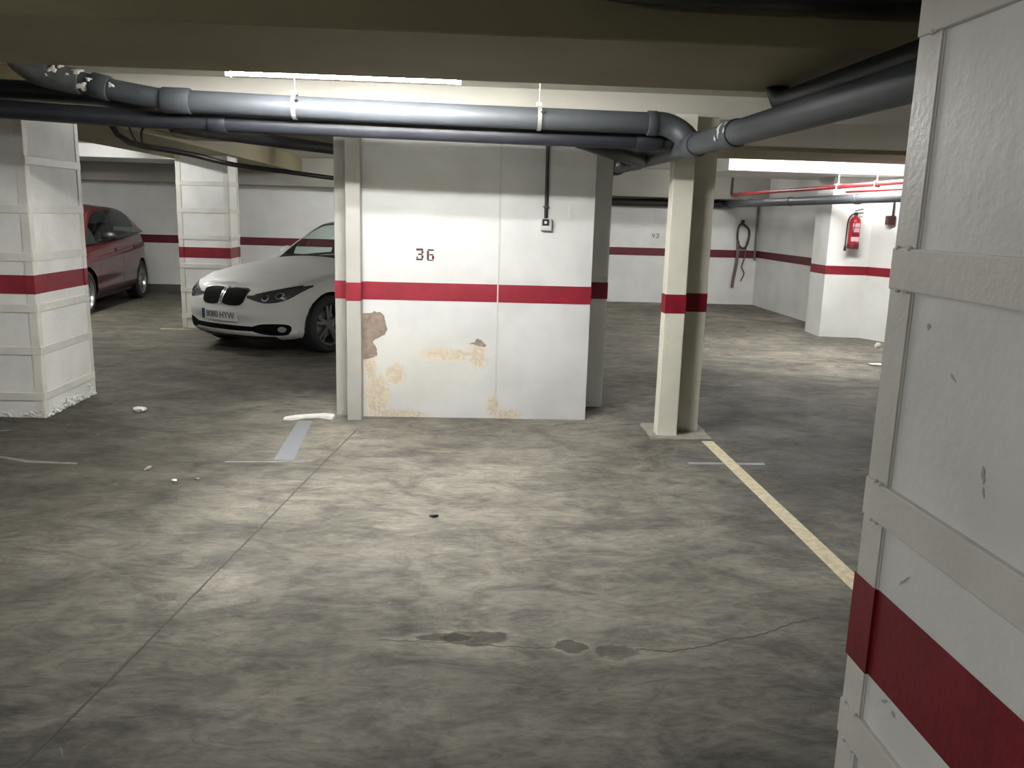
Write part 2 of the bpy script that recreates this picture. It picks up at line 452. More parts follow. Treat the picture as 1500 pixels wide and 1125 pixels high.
rp = plain_pillar('pillar', 'white faceted pillar carrying the red fire extinguisher at right',
             [(5.06, 12.12), (5.04, 11.56), (5.6, 11.5), (5.78, 11.12), (6.69, 10.85), (6.69, 12.12)], CZ, M['white'], (.88, 1.0))

# steel columns: a front leg and a rear leg set to one side, tied by plates
def steel_column(label, x0, x1, y0, xr0, xr1, yr0, z1, rear_mat, pad, fm=None):
    t = thing('steel_column', label, 'column', ((x0+x1)/2, y0+.07, 0))
    bm = B(); box(bm, (x0, y0, 0), (x1, y0+.12, z1), .004); f = link_mesh('front_leg', bm, fm or M['cream'], t)
    bm = B(); box(bm, (xr0, yr0, 0), (xr1, yr0+.16, z1), .004); r = link_mesh('rear_leg', bm, rear_mat, t)
    bm = B(); box(bm, (x0-.002, y0-.002, Z0), (x1+.002, y0+.122, Z1)); link_mesh('red_band', bm, M['red'], f)
    bm = B(); box(bm, (xr0-.002, yr0-.002, Z0), (xr1+.002, yr0+.162, Z1)); link_mesh('red_band', bm, M['red'], r)
    if pad:
        bm = B(); prism(bm, ragged([(x0-.06, y0-.09), (xr1+.06, y0-.08), (xr1+.07, yr0+.24), (x0-.05, yr0+.24)], .012, 5), 0, .012)
        link_mesh('base_pad', bm, M['concrete_pad'], t, 'rough concrete pad at the foot')
    return t
steel_column('cream steel column with red band at the end of the yellow line', 1.432, 1.578, 5.9, 1.592, 1.77, 6.04, 2.28, M['cream'], True)
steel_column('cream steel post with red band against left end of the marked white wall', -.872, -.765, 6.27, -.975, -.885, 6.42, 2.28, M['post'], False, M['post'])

# ------------------------------------------------------------------ strapped concrete pillars
def strapped_pillar(label, x0, x1, y0, y1, z1, levels, welds=False):
    t = thing('pillar', label, 'pillar', ((x0+x1)/2, (y0+y1)/2, 0))
    d = .005; leg = .062
    bm = B(); box(bm, (x0+d, y0+d, 0), (x1-d, y1-d, z1)); link_mesh('core', bm, M['pillar'], t, 'rough white painted concrete core')
    for (cx, sx) in ((x0, 1), (x1, -1)):
        for (cyy, s2) in ((y0, 1), (y1, -1)):
            bm = B()
            poly = [(cx, cyy), (cx+sx*leg, cyy), (cx+sx*leg, cyy+s2*(d+.004)), (cx+sx*(d+.004), cyy+s2*(d+.004)), (cx+sx*(d+.004), cyy+s2*leg), (cx, cyy+s2*leg)]
            prism(bm, poly, 0, z1)
            bmesh.ops.bevel(bm, geom=[e for e in bm.edges if abs(e.verts[0].co.z-e.verts[1].co.z) > 1], offset=.003, segments=2, affect='EDGES')
            link_mesh('corner_angle', bm, M['steel_paint'], t, 'painted steel corner angle')
    for z in levels:
        h = .058
        for k, (a, b) in enumerate((((x0+.003, y0-.004), (x1-.003, y0+.02)), ((x0+.003, y1-.02), (x1-.003, y1+.004)), ((x0-.004, y0+.003), (x0+.02, y1-.003)), ((x1-.02, y0+.003), (x1+.004, y1-.003)))):
            bm = B(); box(bm, (a[0], a[1], z), (b[0], b[1], z+h), .002)
            if welds and k == 2:
                for zz in (z, z+h):
                    for q in range(3):
                        bmesh.ops.create_icosphere(bm, subdivisions=2, radius=random.uniform(.002, .004), matrix=Matrix.Translation((x0-.003, y1-.008-random.uniform(0, .05), zz)))
            link_mesh('batten', bm, M['steel_paint'], t, 'flat painted steel batten')
    bm = B(); e = .0015
    poly = []
    for (cx, cyy, sx, s2) in ((x0, y0, 1, 1), (x1, y0, -1, 1), (x1, y1, -1, -1), (x0, y1, 1, -1)):
        A = [(cx-sx*e, cyy+s2*(leg+e)), (cx-sx*e, cyy-s2*e), (cx+sx*(leg+e), cyy-s2*e)]
        Bn = [(cx+sx*(d-e), cyy+s2*(leg+e)), (cx+sx*(leg+e), cyy+s2*(d-e))]
        seq = [Bn[0], A[0], A[1], A[2], Bn[1]]
        if (cx == x1) != (cyy == y1): seq = seq[::-1]
        poly += seq
    prism(bm, poly, Z0, Z1)
    link_mesh('red_band', bm, M['red'], t, 'red painted band')
    return t
LV = [.13, .47, .81-.03, 1.145, 1.482, 1.82]
LP = strapped_pillar('grey white strapped pillar with red band and crumbling foot at far left', -3.86, -3.073, 6.207, 7.075, 2.2, LV)
P2 = strapped_pillar('bright white strapped pillar standing between the red car and the white car', -3.66, -3.01, 11.1, 11.58, 2.2, LV)
NP = strapped_pillar('big close up strapped pillar filling the right edge of the photo', .609, 1.25, .30, 1.176, CZ, LV, True)
# crumbling foot of the left pillar
bm = B()
for i in range(170):
    q = random.random()
    if i % 5: p = Vector((-3.073+random.uniform(-.004, .014), 6.207+q*.86, random.random()**2*.13*(.4+.6*q)))
    else: p = Vector((-3.86+q*.78, 6.207-random.uniform(-.004, .008), random.random()**2*.06))
    r = bmesh.ops.create_icosphere(bm, subdivisions=1, radius=1)
    sz = Vector((random.uniform(.004, .010), random.uniform(.008, .03), random.uniform(.005, .016)))
    if i % 5 == 0: sz = Vector((sz.y, sz.x, sz.z))
    Mx = Matrix.Rotation(random.uniform(-.6, .6), 4, 'X' if i % 5 else 'Y')
    for v in r['verts']:
        k = random.uniform(.6, 1.3); c_ = Mx @ Vector((v.co.x*sz.x*k, v.co.y*sz.y*k, v.co.z*sz.z*k)) + p
        c_.z = max(.001, c_.z); v.co = c_
link_mesh('crumbling_plaster', bm, M['pillar'], LP, 'lumpy broken plaster along the foot')['kind'] = 'stuff'
# chips and scratches on the near pillar
chip = mat('chip_grey', (.46, .455, .43), .8)
for (y, z, l, w, a) in ((1.05, 1.09, .034, .0035, -.75), (.915, 1.285, .022, .007, 1.3), (.91, 1.265, .014, .004, 1.2), (1.07, 1.44, .009, .008, 0), (1.06, .90, .022, .005, -.6), (1.035, .895, .012, .008, .3), (1.0, 1.385, .018, .004, .5)):
    bm = B()
    Mx = Matrix.Translation((.6145, y, z)) @ Matrix.Rotation(a, 4, 'X')
    pts = [(-l/2, 0), (-l/4, w*.5), (0, w*.35), (l/4, w*.6), (l/2, .1*w), (l/4, -w*.3), (0, -w*.5), (-l/4, -w*.2)]
    prism(bm, pts, -.001, .0012, Mx @ Matrix(((0, 0, -1, 0), (1, 0, 0, 0), (0, 1, 0, 0), (0, 0, 0, 1))))
    link_mesh('chip', bm, chip, NP, 'small grey chip in the paint')

# ------------------------------------------------------------------ beams and lowered slabs
def beam(label, a, b, m='beam'):
    bm = B(); box(bm, a, b, .006, 1)
    o = link_mesh('ceiling_beam', bm, M[m]); tag(o, label, 'beam'); return o
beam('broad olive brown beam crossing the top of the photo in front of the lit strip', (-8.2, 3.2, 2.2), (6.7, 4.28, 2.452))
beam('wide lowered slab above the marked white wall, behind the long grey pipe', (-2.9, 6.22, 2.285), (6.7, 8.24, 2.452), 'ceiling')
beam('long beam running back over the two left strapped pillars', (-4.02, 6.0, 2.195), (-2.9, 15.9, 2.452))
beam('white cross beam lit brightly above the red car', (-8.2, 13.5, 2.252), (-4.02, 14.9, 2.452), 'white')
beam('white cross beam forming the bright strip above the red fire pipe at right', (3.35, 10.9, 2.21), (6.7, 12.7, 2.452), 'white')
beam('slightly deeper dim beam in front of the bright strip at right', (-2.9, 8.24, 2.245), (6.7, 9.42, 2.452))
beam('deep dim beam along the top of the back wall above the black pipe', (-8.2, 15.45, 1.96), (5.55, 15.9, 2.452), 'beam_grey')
# ------------------------------------------------------------------ pipes
def pipe(name, label, pts, r, m, cat='pipe', n=None, seg=20, group=None):
    bm = B(); tube(bm, pts, r, seg, n)
    o = link_mesh(name, bm, m, smooth=.7); tag(o, label, cat, group); return o
def collar(parent, p, d, r, L, m, name='collar'):
    p = Vector(p); d = Vector(d).normalized()
    bm = B(); tube(bm, [p-d*L/2, p-d*(L/2-.004), p+d*(L/2-.004), p+d*L/2], [r*.97, r, r, r*.97], 24)
    return link_mesh(name, bm, m, parent, smooth=.7)
R1 = .064
mp = thing('hanging_drain_pipe', 'long pale grey drain pipe hanging across in front of the white wall', 'pipe', (0, 5.25, 2.13))
bm = B(); tube(bm, [(-1.74, 5.25, 2.170), (-.4, 5.25, 2.148), (1.15, 5.25, 2.138)], R1, 28, 12); link_mesh('pipe_run', bm, M['pvc'], mp, smooth=.7)
bm = B(); tube(bm, [(1.13, 5.25, 2.138), (1.20, 5.25, 2.134), (1.27, 5.235, 2.105), (1.315, 5.20, 2.065), (1.34, 5.15, 2.01)], R1+.006, 24, 14); link_mesh('elbow', bm, M['pvc'], mp, 'bend at the right end', smooth=.7)
collar(mp, (1.12, 5.25, 2.138), (1, 0, 0), R1+.010, .06, M['pvc'])
collar(mp, (-1.70, 5.25, 2.170), (1, 0, -.01), R1+.010, .16, M['pvc'])
bm = B(); tube(bm, [(-1.76, 5.25, 2.171), (-1.95, 5.25, 2.20), (-2.1, 5.25, 2.225), (-2.28, 5.25, 2.26)], R1-.004, 24, 12); link_mesh('bend_section', bm, M['pvc'], mp, 'rising section at the left end', smooth=.7)
collar(mp, (-2.13, 5.25, 2.232), (-1, 0, .22), R1+.007, .10, M['pvc'])
bm = B(); tube(bm, [(-2.24, 5.25, 2.255), (-2.38, 5.25, 2.275), (-2.5, 5.25, 2.31), (-2.58, 5.25, 2.37), (-2.61, 5.25, 2.45)], R1+.008, 24, 14)
link_mesh('elbow', bm, mat('stained_pvc', (.14, .15, .155), .5, noise=.4, scale=12), mp, 'stained dark bend', smooth=.7)
def splash(parent, p, n, s):
    n = Vector(n).normalized(); rot = Vector((0, 0, 1)).rotation_difference(n).to_matrix().to_4x4()
    bm = B(); r = bmesh.ops.create_icosphere(bm, subdivisions=3, radius=1)
    ph = random.uniform(0, 6)
    for v in r['verts']:
        a = math.atan2(v.co.y, v.co.x); k = 1+.28*math.sin(3*a+ph)+.18*math.sin(5*a+2*ph)
        v.co = Vector((v.co.x*s*k, v.co.y*s*k*.7, v.co.z*.006))
        v.co = Matrix.Translation(p) @ rot @ v.co
    link_mesh('plaster_splash', bm, M['paper'], parent, 'white plaster splash', smooth=1.2)
for (x, z, s_) in ((-2.24, 2.305, .030), (-2.17, 2.262, .016), (-2.215, 2.222, .034), (-2.05, 2.235, .018), (-2.37, 2.31, .026), (-2.29, 2.285, .014), (-2.40, 2.275, .015), (-2.33, 2.33, .018)):
    zc = 2.26 if x > -2.3 else 2.29
    a = max(-.95, min(.95, (z-zc)/(R1+.004)))
    splash(mp, (x, 5.25-(R1+.004)*math.sqrt(1-a*a), z), (0, -math.sqrt(1-a*a), a), s_)

dp = thing('hanging_drain_pipe', 'grey drain pipe running towards the camera on the right below the beam', 'pipe', (1.34, 5, 2.0))
bm = B(); tube(bm, [(1.34, 1.5, 1.995), (1.34, 4, 2.0), (1.34, 7.75, 2.015)], R1-.002, 28, 14); link_mesh('pipe_run', bm, M['pvc'], dp, smooth=.7)
bm = B(); tube(bm, [(1.34, 7.6, 2.014), (1.34, 7.78, 2.015), (1.30, 7.9, 2.015), (1.2, 7.95, 2.015), (1.08, 7.95, 2.015)], R1+.008, 24, 16); link_mesh('elbow', bm, M['pvc_dark_shaded'], dp, 'far bend', smooth=.7)
collar(dp, (1.34, 5.08, 2.003), (0, 1, 0), R1+.009, .20, M['pvc'], 'tee_socket')
collar(dp, (1.34, 4.32, 2.001), (0, 1, 0), R1+.006, .12, M['pvc'])
for (y, a, s_) in ((4.38, 2.6, .022), (4.36, 3.1, .020), (4.30, 2.4, .012), (4.42, 3.4, .014), (4.27, 3.0, .012)):
    splash(dp, (1.34+(R1+.004)*math.cos(a), y, 2.001+(R1+.004)*math.sin(a)), (math.cos(a), 0, math.sin(a)), s_)

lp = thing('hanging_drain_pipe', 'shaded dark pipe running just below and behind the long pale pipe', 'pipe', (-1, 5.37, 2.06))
bm = B(); tube(bm, [(-8.19, 5.37, 2.13), (-3.6, 5.37, 2.115), (-2, 5.37, 2.075), (0, 5.37, 2.053), (1.27, 5.37, 2.045)], .055, 24, 30); link_mesh('pipe_run', bm, M['pvc_dark_shaded'], lp, smooth=.7)
bm = B(); tube(bm, [(.70, 5.39, 2.045), (.95, 5.6, 2.0), (1.18, 6.0, 1.985), (1.30, 6.5, 1.99), (1.335, 7.0, 2.005)], .058, 20, 18); link_mesh('branch', bm, M['pvc_dark_shaded'], lp, 'dark branch curving back past the wall end', smooth=.7)
collar(lp, (1.13, 5.37, 2.046), (1, 0, 0), .066, .16, M['pvc_dark_shaded'])
collar(lp, (-1.5, 5.37, 2.066), (1, 0, 0), .063, .1, M['pvc_dark_shaded'])
pipe('hanging_drain_pipe', 'short black pipe at top left above the left pillar, bending down behind the pale pipe', [(-8.19, 5.5, 2.25), (-3.9, 5.5, 2.235), (-3.0, 5.5, 2.23), (-2.35, 5.5, 2.218), (-2.12, 5.5, 2.20), (-2.0, 5.48, 2.15), (-1.93, 5.44, 2.09)], .06, M['pvc_dark_shaded'], n=60)
pipe('hanging_drain_pipe', 'dark blue grey pipe slanting back behind the left end of the marked wall', [(-1.80, 5.44, 2.045), (-1.7, 5.55, 2.035), (-1.35, 6.2, 2.03), (-1.08, 7.0, 2.045), (-1.0, 7.6, 2.06)], .043, M['pvc_dark_shaded'], n=16)
pipe('hanging_conduit', 'thin black cable conduit looping down beside the left pillar and running back', [(-2.22, 5.52, 2.14), (-2.21, 5.56, 2.05), (-2.18, 5.6, 1.985), (-2.12, 5.65, 1.945), (-2.05, 5.75, 1.935), (-1.95, 6.3, 1.925), (-1.86, 7, 1.90), (-1.5, 7.5, 1.872), (-1.17, 8, 1.848), (-1.0, 8.3, 1.84)], .020, M['black'], 'cable', n=40, seg=10)
pipe('hanging_cable', 'thin black wire loop hanging beside the cable conduit at top left', [(-1.86, 5.5, 2.06), (-1.98, 5.56, 2.055), (-2.04, 5.6, 2.02), (-2.05, 5.62, 1.945)], .007, M['black'], 'cable', n=16, seg=8)
pipe('hanging_cable', 'thin straight black wire dropping from the dark pipe at top left', [(-2.09, 5.5, 2.1), (-2.085, 5.55, 2.0), (-2.08, 5.62, 1.95)], .007, M['black'], 'cable', n=8, seg=8)
pipe('hanging_drain_pipe', 'black pipe running towards the camera directly above the right hand grey pipe', [(1.475, 1.5, 2.115), (1.475, 3.75, 2.12), (1.475, 3.98, 2.125), (1.475, 4.10, 2.15), (1.475, 4.14, 2.205)], .052, M['black'], n=26)
pipe('hanging_drain_pipe', 'black pipe along the top edge of the photo in front of the broad beam', [(.42, 3.12, 2.45), (.43, 3.12, 2.385), (.5, 3.12, 2.362), (.7, 3.12, 2.355), (1.2, 3.12, 2.355), (2.4, 3.12, 2.355)], .05, M['black'], n=30)
# hangers
def hanger(label, x, z):
    t = thing('pipe_hanger', label, 'hanger', (x, 5.25, z), 0, 'clamps on the long pale pipe')
    bm = B()
    pts = [(x, 5.25+(R1+.005)*math.cos(2*PI*k/32), z+(R1+.005)*math.sin(2*PI*k/32)) for k in range(33)]
    for k in range(32):
        a = Vector(pts[k]); b = Vector(pts[k+1])
        o = Vector((0, a.y-5.25, a.z-z)).normalized()*.004; o2 = Vector((0, b.y-5.25, b.z-z)).normalized()*.004
        q = []
        for dx in (-.012, .012):
            q.append([bm.verts.new(a+Vector((dx, 0, 0))), bm.verts.new(b+Vector((dx, 0, 0))), bm.verts.new(b+o2+Vector((dx, 0, 0))), bm.verts.new(a+o+Vector((dx, 0, 0)))])
        for i, j in ((0, 1), (1, 2), (2, 3), (3, 0)): bm.faces.new((q[0][i], q[0][j], q[1][j], q[1][i]))
    box(bm, (x-.018, 5.25-.02, z+R1+.004), (x+.018, 5.25+.02, z+R1+.03), .003)
    link_mesh('ring', bm, M['iron'], t)
    bm = B(); tube(bm, [(x, 5.25, z+R1+.02), (x, 5.25, CZ)], .0035, 8); link_mesh('rod', bm, M['iron'], t)
    bm = B(); tube(bm, [(x+.005, 5.19, z+.028), (x+.03, 5.178, z+.03)], .007, 8); link_mesh('bolt', bm, M['black'], t)
hanger('metal pipe clamp on the long pale pipe, left of the marked number', -1.018, 2.158)
hanger('metal pipe clamp on the long pale pipe, above the wall switch', .432, 2.143)

# far right: grey pipe and red fire main along x = 4.85, then along the back wall
gp = thing('hanging_drain_pipe', 'grey pipe running back past the fire extinguisher and along the back wall', 'pipe', (4.85, 12, 1.88))
bm = B(); tube(bm, [(4.85, 6.5, 1.90), (4.85, 11, 1.885), (4.85, 15.55, 1.875)], .06, 20, 12); link_mesh('pipe_run', bm, M['pvc'], gp, smooth=.7)
bm = B(); tube(bm, [(4.85, 15.5, 1.875), (4.85, 15.68, 1.875), (4.80, 15.78, 1.875), (4.68, 15.8, 1.875)], .07, 20, 12); link_mesh('elbow', bm, M['pvc_dark_shaded'], gp, smooth=.7)
bm = B(); tube(bm, [(4.7, 15.8, 1.875), (3, 15.8, 1.86), (1.6, 15.8, 1.85), (-.8, 15.8, 1.84)], .066, 20, 12); link_mesh('back_run', bm, mat('black_pipe', (.022, .021, .019), .6), gp, 'dark stretch along the back wall', smooth=.7)
for y in (10.4, 12.6, 14.4): collar(gp, (4.85, y, 1.884), (0, 1, 0), .067, .1, M['pvc'])
fp = thing('hanging_fire_pipe', 'red painted fire water pipe under the bright ceiling strip at right', 'pipe', (4.83, 12, 2.04))
bm = B(); tube(bm, [(4.83, 6.5, 2.055), (4.83, 15.35, 2.04)], .027, 14); link_mesh('pipe_run', bm, M['redpipe'], fp, smooth=.7)
bm = B(); tube(bm, [(4.97, 6.5, 1.985), (4.97, 11.0, 1.985)], .014, 12); link_mesh('branch', bm, M['redpipe'], fp, smooth=.7)
bm = B(); tube(bm, [(4.83, 15.3, 2.04), (4.83, 15.42, 2.045), (4.83, 15.43, 2.08), (4.83, 15.43, 2.45)], .022, 12, 18); link_mesh('riser', bm, mat('dark_riser', (.05, .02, .02), .5), fp, 'dark end riser', smooth=.7)
for y, zt in ((8.9, 2.25), (9.9, CZ), (10.95, 2.215)):
    bm = B(); tube(bm, [(4.83, y, 2.07), (4.83, y, zt)], .009, 8); box(bm, (4.795, y-.012, 2.01), (4.865, y+.012, 2.085), .006)
    link_mesh('bracket', bm, M['iron'], fp)

# ------------------------------------------------------------------ wall switch
t = thing('light_switch', 'small grey switch box at the end of a black conduit on the white wall', 'switch', (.6, 6.388, 1.5))
bm = B(); box(bm, (.565, 6.345, 1.46), (.645, 6.389, 1.55), .006); link_mesh('box', bm, mat('switch_grey', (.45, .45, .43), .5), t)
bm = B(); box(bm, (.572, 6.340, 1.497), (.624, 6.347, 1.545), .004); link_mesh('switch_frame', bm, M['black'], t, 'black surround')
bm = B(); box(bm, (.588, 6.334, 1.512), (.606, 6.342, 1.530), .002); link_mesh('rocker', bm, M['plate'], t)
bm = B(); tube(bm, [(.600, 6.372, 1.548), (.598, 6.372, 2.06), (.600, 6.374, 2.09)], .013, 12); link_mesh('conduit', bm, M['black'], t, smooth=.7)
for q in ((.578, 1.63, .622, 1.642), (.575, 2.075, .625, 2.1)):
    bm = B(); box(bm, (q[0], 6.355, q[1]), (q[2], 6.389, q[3])); link_mesh('saddle', bm, M['galv_dark'], t)

# ------------------------------------------------------------------ fire extinguisher
ex, ey, ez = 5.325, 11.42, 1.245
t = thing('fire_extinguisher', 'red fire extinguisher with pale labels hung on the white faceted pillar', 'fire extinguisher', (ex, ey, ez))
T = Matrix.Translation((ex, ey, ez))
bm = B(); lathe(bm, [(0, .0), (.066, .0), (.074, .012), (.076, .07), (.076, .36), (.07, .395), (.05, .42), (.028, .432), (.022, .44), (.022, .455), (0, .455)], T, 32); cyl = link_mesh('cylinder', bm, M['extred'], t, smooth=.7)
bm = B(); lathe(bm, [(.0775, .0), (.0785, .004), (.0785, .06), (.0775, .066)], T, 32); link_mesh('base_ring', bm, mat('dark_red', (.09, .006, .012), .5), t, smooth=.7)
for (z0, z1, a0, a1) in ((.29, .345, -2.3, -.9), (.225, .28, -2.2, -.9), (.10, .16, -2.4, -.9)):
    bm = B()
    for k in range(10):
        a = a0+(a1-a0)*k/10; b = a0+(a1-a0)*(k+1)/10
        v = [bm.verts.new((ex+r*math.cos(q), ey+r*math.sin(q), ez+z)) for r in (.0755, .0775) for (q, z) in ((a, z0), (b, z0), (b, z1), (a, z1))]
        bm.faces.new(v[4:8]); bm.faces.new(v[0:4])
        for i in range(4): bm.faces.new((v[i], v[(i+1) % 4], v[4+(i+1) % 4], v[4+i]))
    bmesh.ops.remove_doubles(bm, verts=bm.verts, dist=.0001)
    link_mesh('label_panel', bm, M['label'], t, 'pale pink label panel', smooth=.7)
bm = B(); box(bm, (ex-.022, ey-.022, ez+.45), (ex+.022, ey+.022, ez+.49), .005); link_mesh('valve', bm, M['black'], t)
bm = B(); box(bm, (ex-.012, ey-.014, ez+.505), (ex+.105, ey+.014, ez+.517), .003, mtx=Matrix.Translation((ex, ey, ez+.5)) @ Matrix.Rotation(-.28, 4, 'Y') @ Matrix.Translation((-ex, -ey, -ez-.5)))
box(bm, (ex-.01, ey-.012, ez+.475), (ex+.10, ey+.012, ez+.485), .003); link_mesh('lever', bm, M['black'], t)
bm = B(); tube(bm, [(ex-.015, ey-.02, ez+.47), (ex-.07, ey-.03, ez+.455), (ex-.11, ey-.03, ez+.38), (ex-.118, ey-.03, ez+.22), (ex-.12, ey-.03, ez+.08), (ex-.12, ey-.03, ez+.03)], .009, 10, 24); h = link_mesh('hose', bm, M['rubber'], t, smooth=.7)
bm = B(); lathe(bm, [(0, 0), (.02, 0), (.014, .07), (0, .07)], Matrix.Translation((ex-.12, ey-.03, ez-.03)), 14); link_mesh('nozzle', bm, M['black'], h)
bm = B(); tube(bm, [(ex-.03, ey-.078, ez+.36), (ex-.045, ey-.079, ez+.25), (ex-.05, ey-.08, ez+.20), (ex+.03, ey-.084, ez+.20)], .004, 8, 14); link_mesh('strap', bm, M['rubber'], t)
bm = B(); box(bm, (ex-.02, ey+.06, ez+.33), (ex+.02, ey+.106, ez+.44), .004); link_mesh('wall_hook', bm, M['iron'], t)
# dark fitting half hidden at the edge of the near pillar
t = thing('wall_fitting', 'dark red fitting half hidden by the near strapped pillar at right', 'wall fitting', (5.69, 11.16, 1.58))
bm = B(); box(bm, (5.635, 11.12, 1.58), (5.74, 11.21, 1.70), .008); link_mesh('box', bm, mat('dark_fitting', (.04, .010, .012), .5), t)
bm = B(); tube(bm, [(5.715, 11.165, 1.69), (5.715, 11.165, 1.88)], .014, 10); link_mesh('pipe_drop', bm, M['black'], t)

# hank of dark cable hanging in the back right corner
t = thing('cable_coil', 'dark hank of cable hanging on the stained back right corner wall', 'cable', (5.25, 15.86, 1.5))
bm = B(); tube(bm, [(5.23, 15.88, 1.56), (5.15, 15.85, 1.45), (5.14, 15.84, 1.25), (5.2, 15.84, 1.10), (5.3, 15.84, 1.08), (5.36, 15.85, 1.25), (5.35, 15.85, 1.42), (5.23, 15.87, 1.53)], .022, 10, 40); link_mesh('coil', bm, mat('old_cable', (.07, .068, .058), .8), t, smooth=.7)
bm = B(); tube(bm, [(5.16, 15.85, 1.2), (5.17, 15.85, .95), (5.16, 15.85, .75), (5.13, 15.86, .5), (5.12, 15.87, .33)], [.030]*12, 8, 12); link_mesh('tail', bm, mat('old_rag', (.16, .12, .10), .9), t, 'brown hanging tail', smooth=.7)
bm = B(); tube(bm, [(5.33, 15.85, 1.2), (5.31, 15.85, .9), (5.27, 15.85, .72), (5.33, 15.86, .6), (5.28, 15.87, .45)], .012, 8, 20); link_mesh('tail', bm, mat('old_cable_tail', (.1, .09, .075), .85), t, smooth=.7)
bm = B(); box(bm, (5.205, 15.84, 1.54), (5.255, 15.9, 1.6), .004); link_mesh('hook', bm, M['black'], t)
bm = B(); wall_poly(bm, ragged([(5.2, 1.42), (5.32, 1.38), (5.33, 1.12), (5.2, 1.1)], .03, 3), 15.893, 15.903)
link_mesh('flaked_paint', bm, M['paper'], WB, 'pale flaked patch of wall')
pipe('wall_conduit', 'thin grey conduit on the back right corner beside the hanging cable', [(5.51, 15.86, .85), (5.50, 15.86, 1.3), (5.505, 15.86, 1.9)], .02, mat('old_conduit', (.2, .19, .16), .8), 'cable', n=6, seg=10)

# ------------------------------------------------------------------ floor markings and litter
def slab(name, label, cat, poly, h, m, group=None):
    bm = B(); prism(bm, poly, 0.0003, h)
    o = link_mesh(name, bm, m); tag(o, label, cat, group); return o
slab('parking_line', 'worn yellow painted bay line running from the steel column to the near pillar', 'floor marking', [(1.735, 5.80), (1.82, 5.79), (1.815, 4.6), (1.812, 3.5), (1.81, .9), (1.715, .9), (1.72, 3.3), (1.73, 4.6)], .0022, M['yellow'])
slab('parking_line', 'faint yellow line on the floor under the nose of the white car', 'floor marking', [(-3.9, 10.93), (-3.0, 10.98), (-3.0, 11.06), (-3.9, 11.02)], .002, mat('faded_yellow', (.36, .31, .17), .8, noise=.4, scale=12))
slab('floor_tape', 'grey blue strip of tape crossing the yellow line', 'tape', [(1.49, 5.21), (2.0, 5.215), (2.01, 5.262), (1.49, 5.258)], .0014, M['tape'])
slab('floor_tape', 'grey blue strip of tape on the floor left of the marked white wall', 'tape', [(-1.235, 6.23), (-1.13, 6.23), (-1.065, 5.2), (-1.19, 5.2)], .002, M['tape'])
slab('floor_tape', 'faded pale cross strip at the near end of the left tape', 'tape', [(-1.48, 5.135), (-1.0, 5.15), (-.92, 5.20), (-1.02, 5.215), (-1.18, 5.175), (-1.48, 5.165)], .0012, M['chalk'])
slab('floor_mark', 'faint pale scuffed line on the dark floor in front of the left pillar', 'floor marking', [(-2.66, 5.09), (-2.35, 5.06), (-2.35, 5.095), (-2.66, 5.13), (-2.95, 5.25), (-3.0, 5.24)], .0012, M['chalk'])
def scrap(name, label, x, y, sx, sy, sz, m='paper', group=None, sub=3, seed=0):
    rnd = random.Random(seed)
    bm = B(); bmesh.ops.create_icosphere(bm, subdivisions=sub, radius=1)
    for v in bm.verts:
        k = 1 + rnd.uniform(-.22, .22)
        v.co = Vector((x+v.co.x*sx*k, y+v.co.y*sy*k, max(.0005, sz+v.co.z*sz*k)))
    o = link_mesh(name, bm, M[m], smooth=.5); tag(o, label, 'litter', group); return o
# crumpled white strip: a bent ribbon with real thickness
t = B()
pts = [(-1.345, 6.235), (-1.27, 6.235), (-1.20, 6.30), (-1.10, 6.325), (-1.03, 6.285), (-.985, 6.27), (-.975, 6.34), (-1.0, 6.40), (-1.06, 6.42), (-1.08, 6.37), (-1.2, 6.36), (-1.27, 6.31), (-1.34, 6.265)]
lo = [t.verts.new((x, y, .002)) for x, y in pts]; hi = [t.verts.new((x, y, .014+random.uniform(0, .014))) for x, y in pts]
for i in range(len(pts)): t.faces.new((lo[i], lo[(i+1) % len(pts)], hi[(i+1) % len(pts)], hi[i]))
t.faces.new(lo[::-1]); r = t.faces.new(hi); bmesh.ops.triangulate(t, faces=[r])
tag(link_mesh('crumpled_strip', t, M['paper']), 'crumpled white strip lying on the floor beside the left post of the marked wall', 'litter')
scrap('paper_scrap', 'white crumpled scrap on the floor just right of the left pillar', -2.49, 6.46, .048, .035, .018, seed=1)
scrap('paper_scrap', 'tiny white crumb on the dark floor in front of the left pillar', -1.66, 4.755, .016, .014, .006, seed=2, sub=2)
scrap('paper_scrap', 'tiny grey crumb just right of the tiny white crumb on the dark floor', -1.537, 4.79, .013, .011, .005, seed=3, sub=2, m='concrete_pad')
scrap('paper_scrap', 'small pale scuff chip on the floor in front of the left pillar', -1.897, 5.0, .014, .05, .003, seed=4, sub=2, m='concrete_pad')
scrap('wire_scrap', 'small dark crumb lying in the middle of the empty bay', -.14, 4.20, .026, .012, .008, m='black', seed=5, sub=2)
scrap('paper_scrap', 'flat white scrap on the floor below the white faceted pillar at right', 4.72, 9.2, .10, .05, .012, seed=6)
scrap('paper_scrap', 'small upright white scrap at the foot of the white faceted pillar', 5.40, 10.55, .04, .04, .04, seed=7, sub=2)
FL = bpy.data.objects['floor']
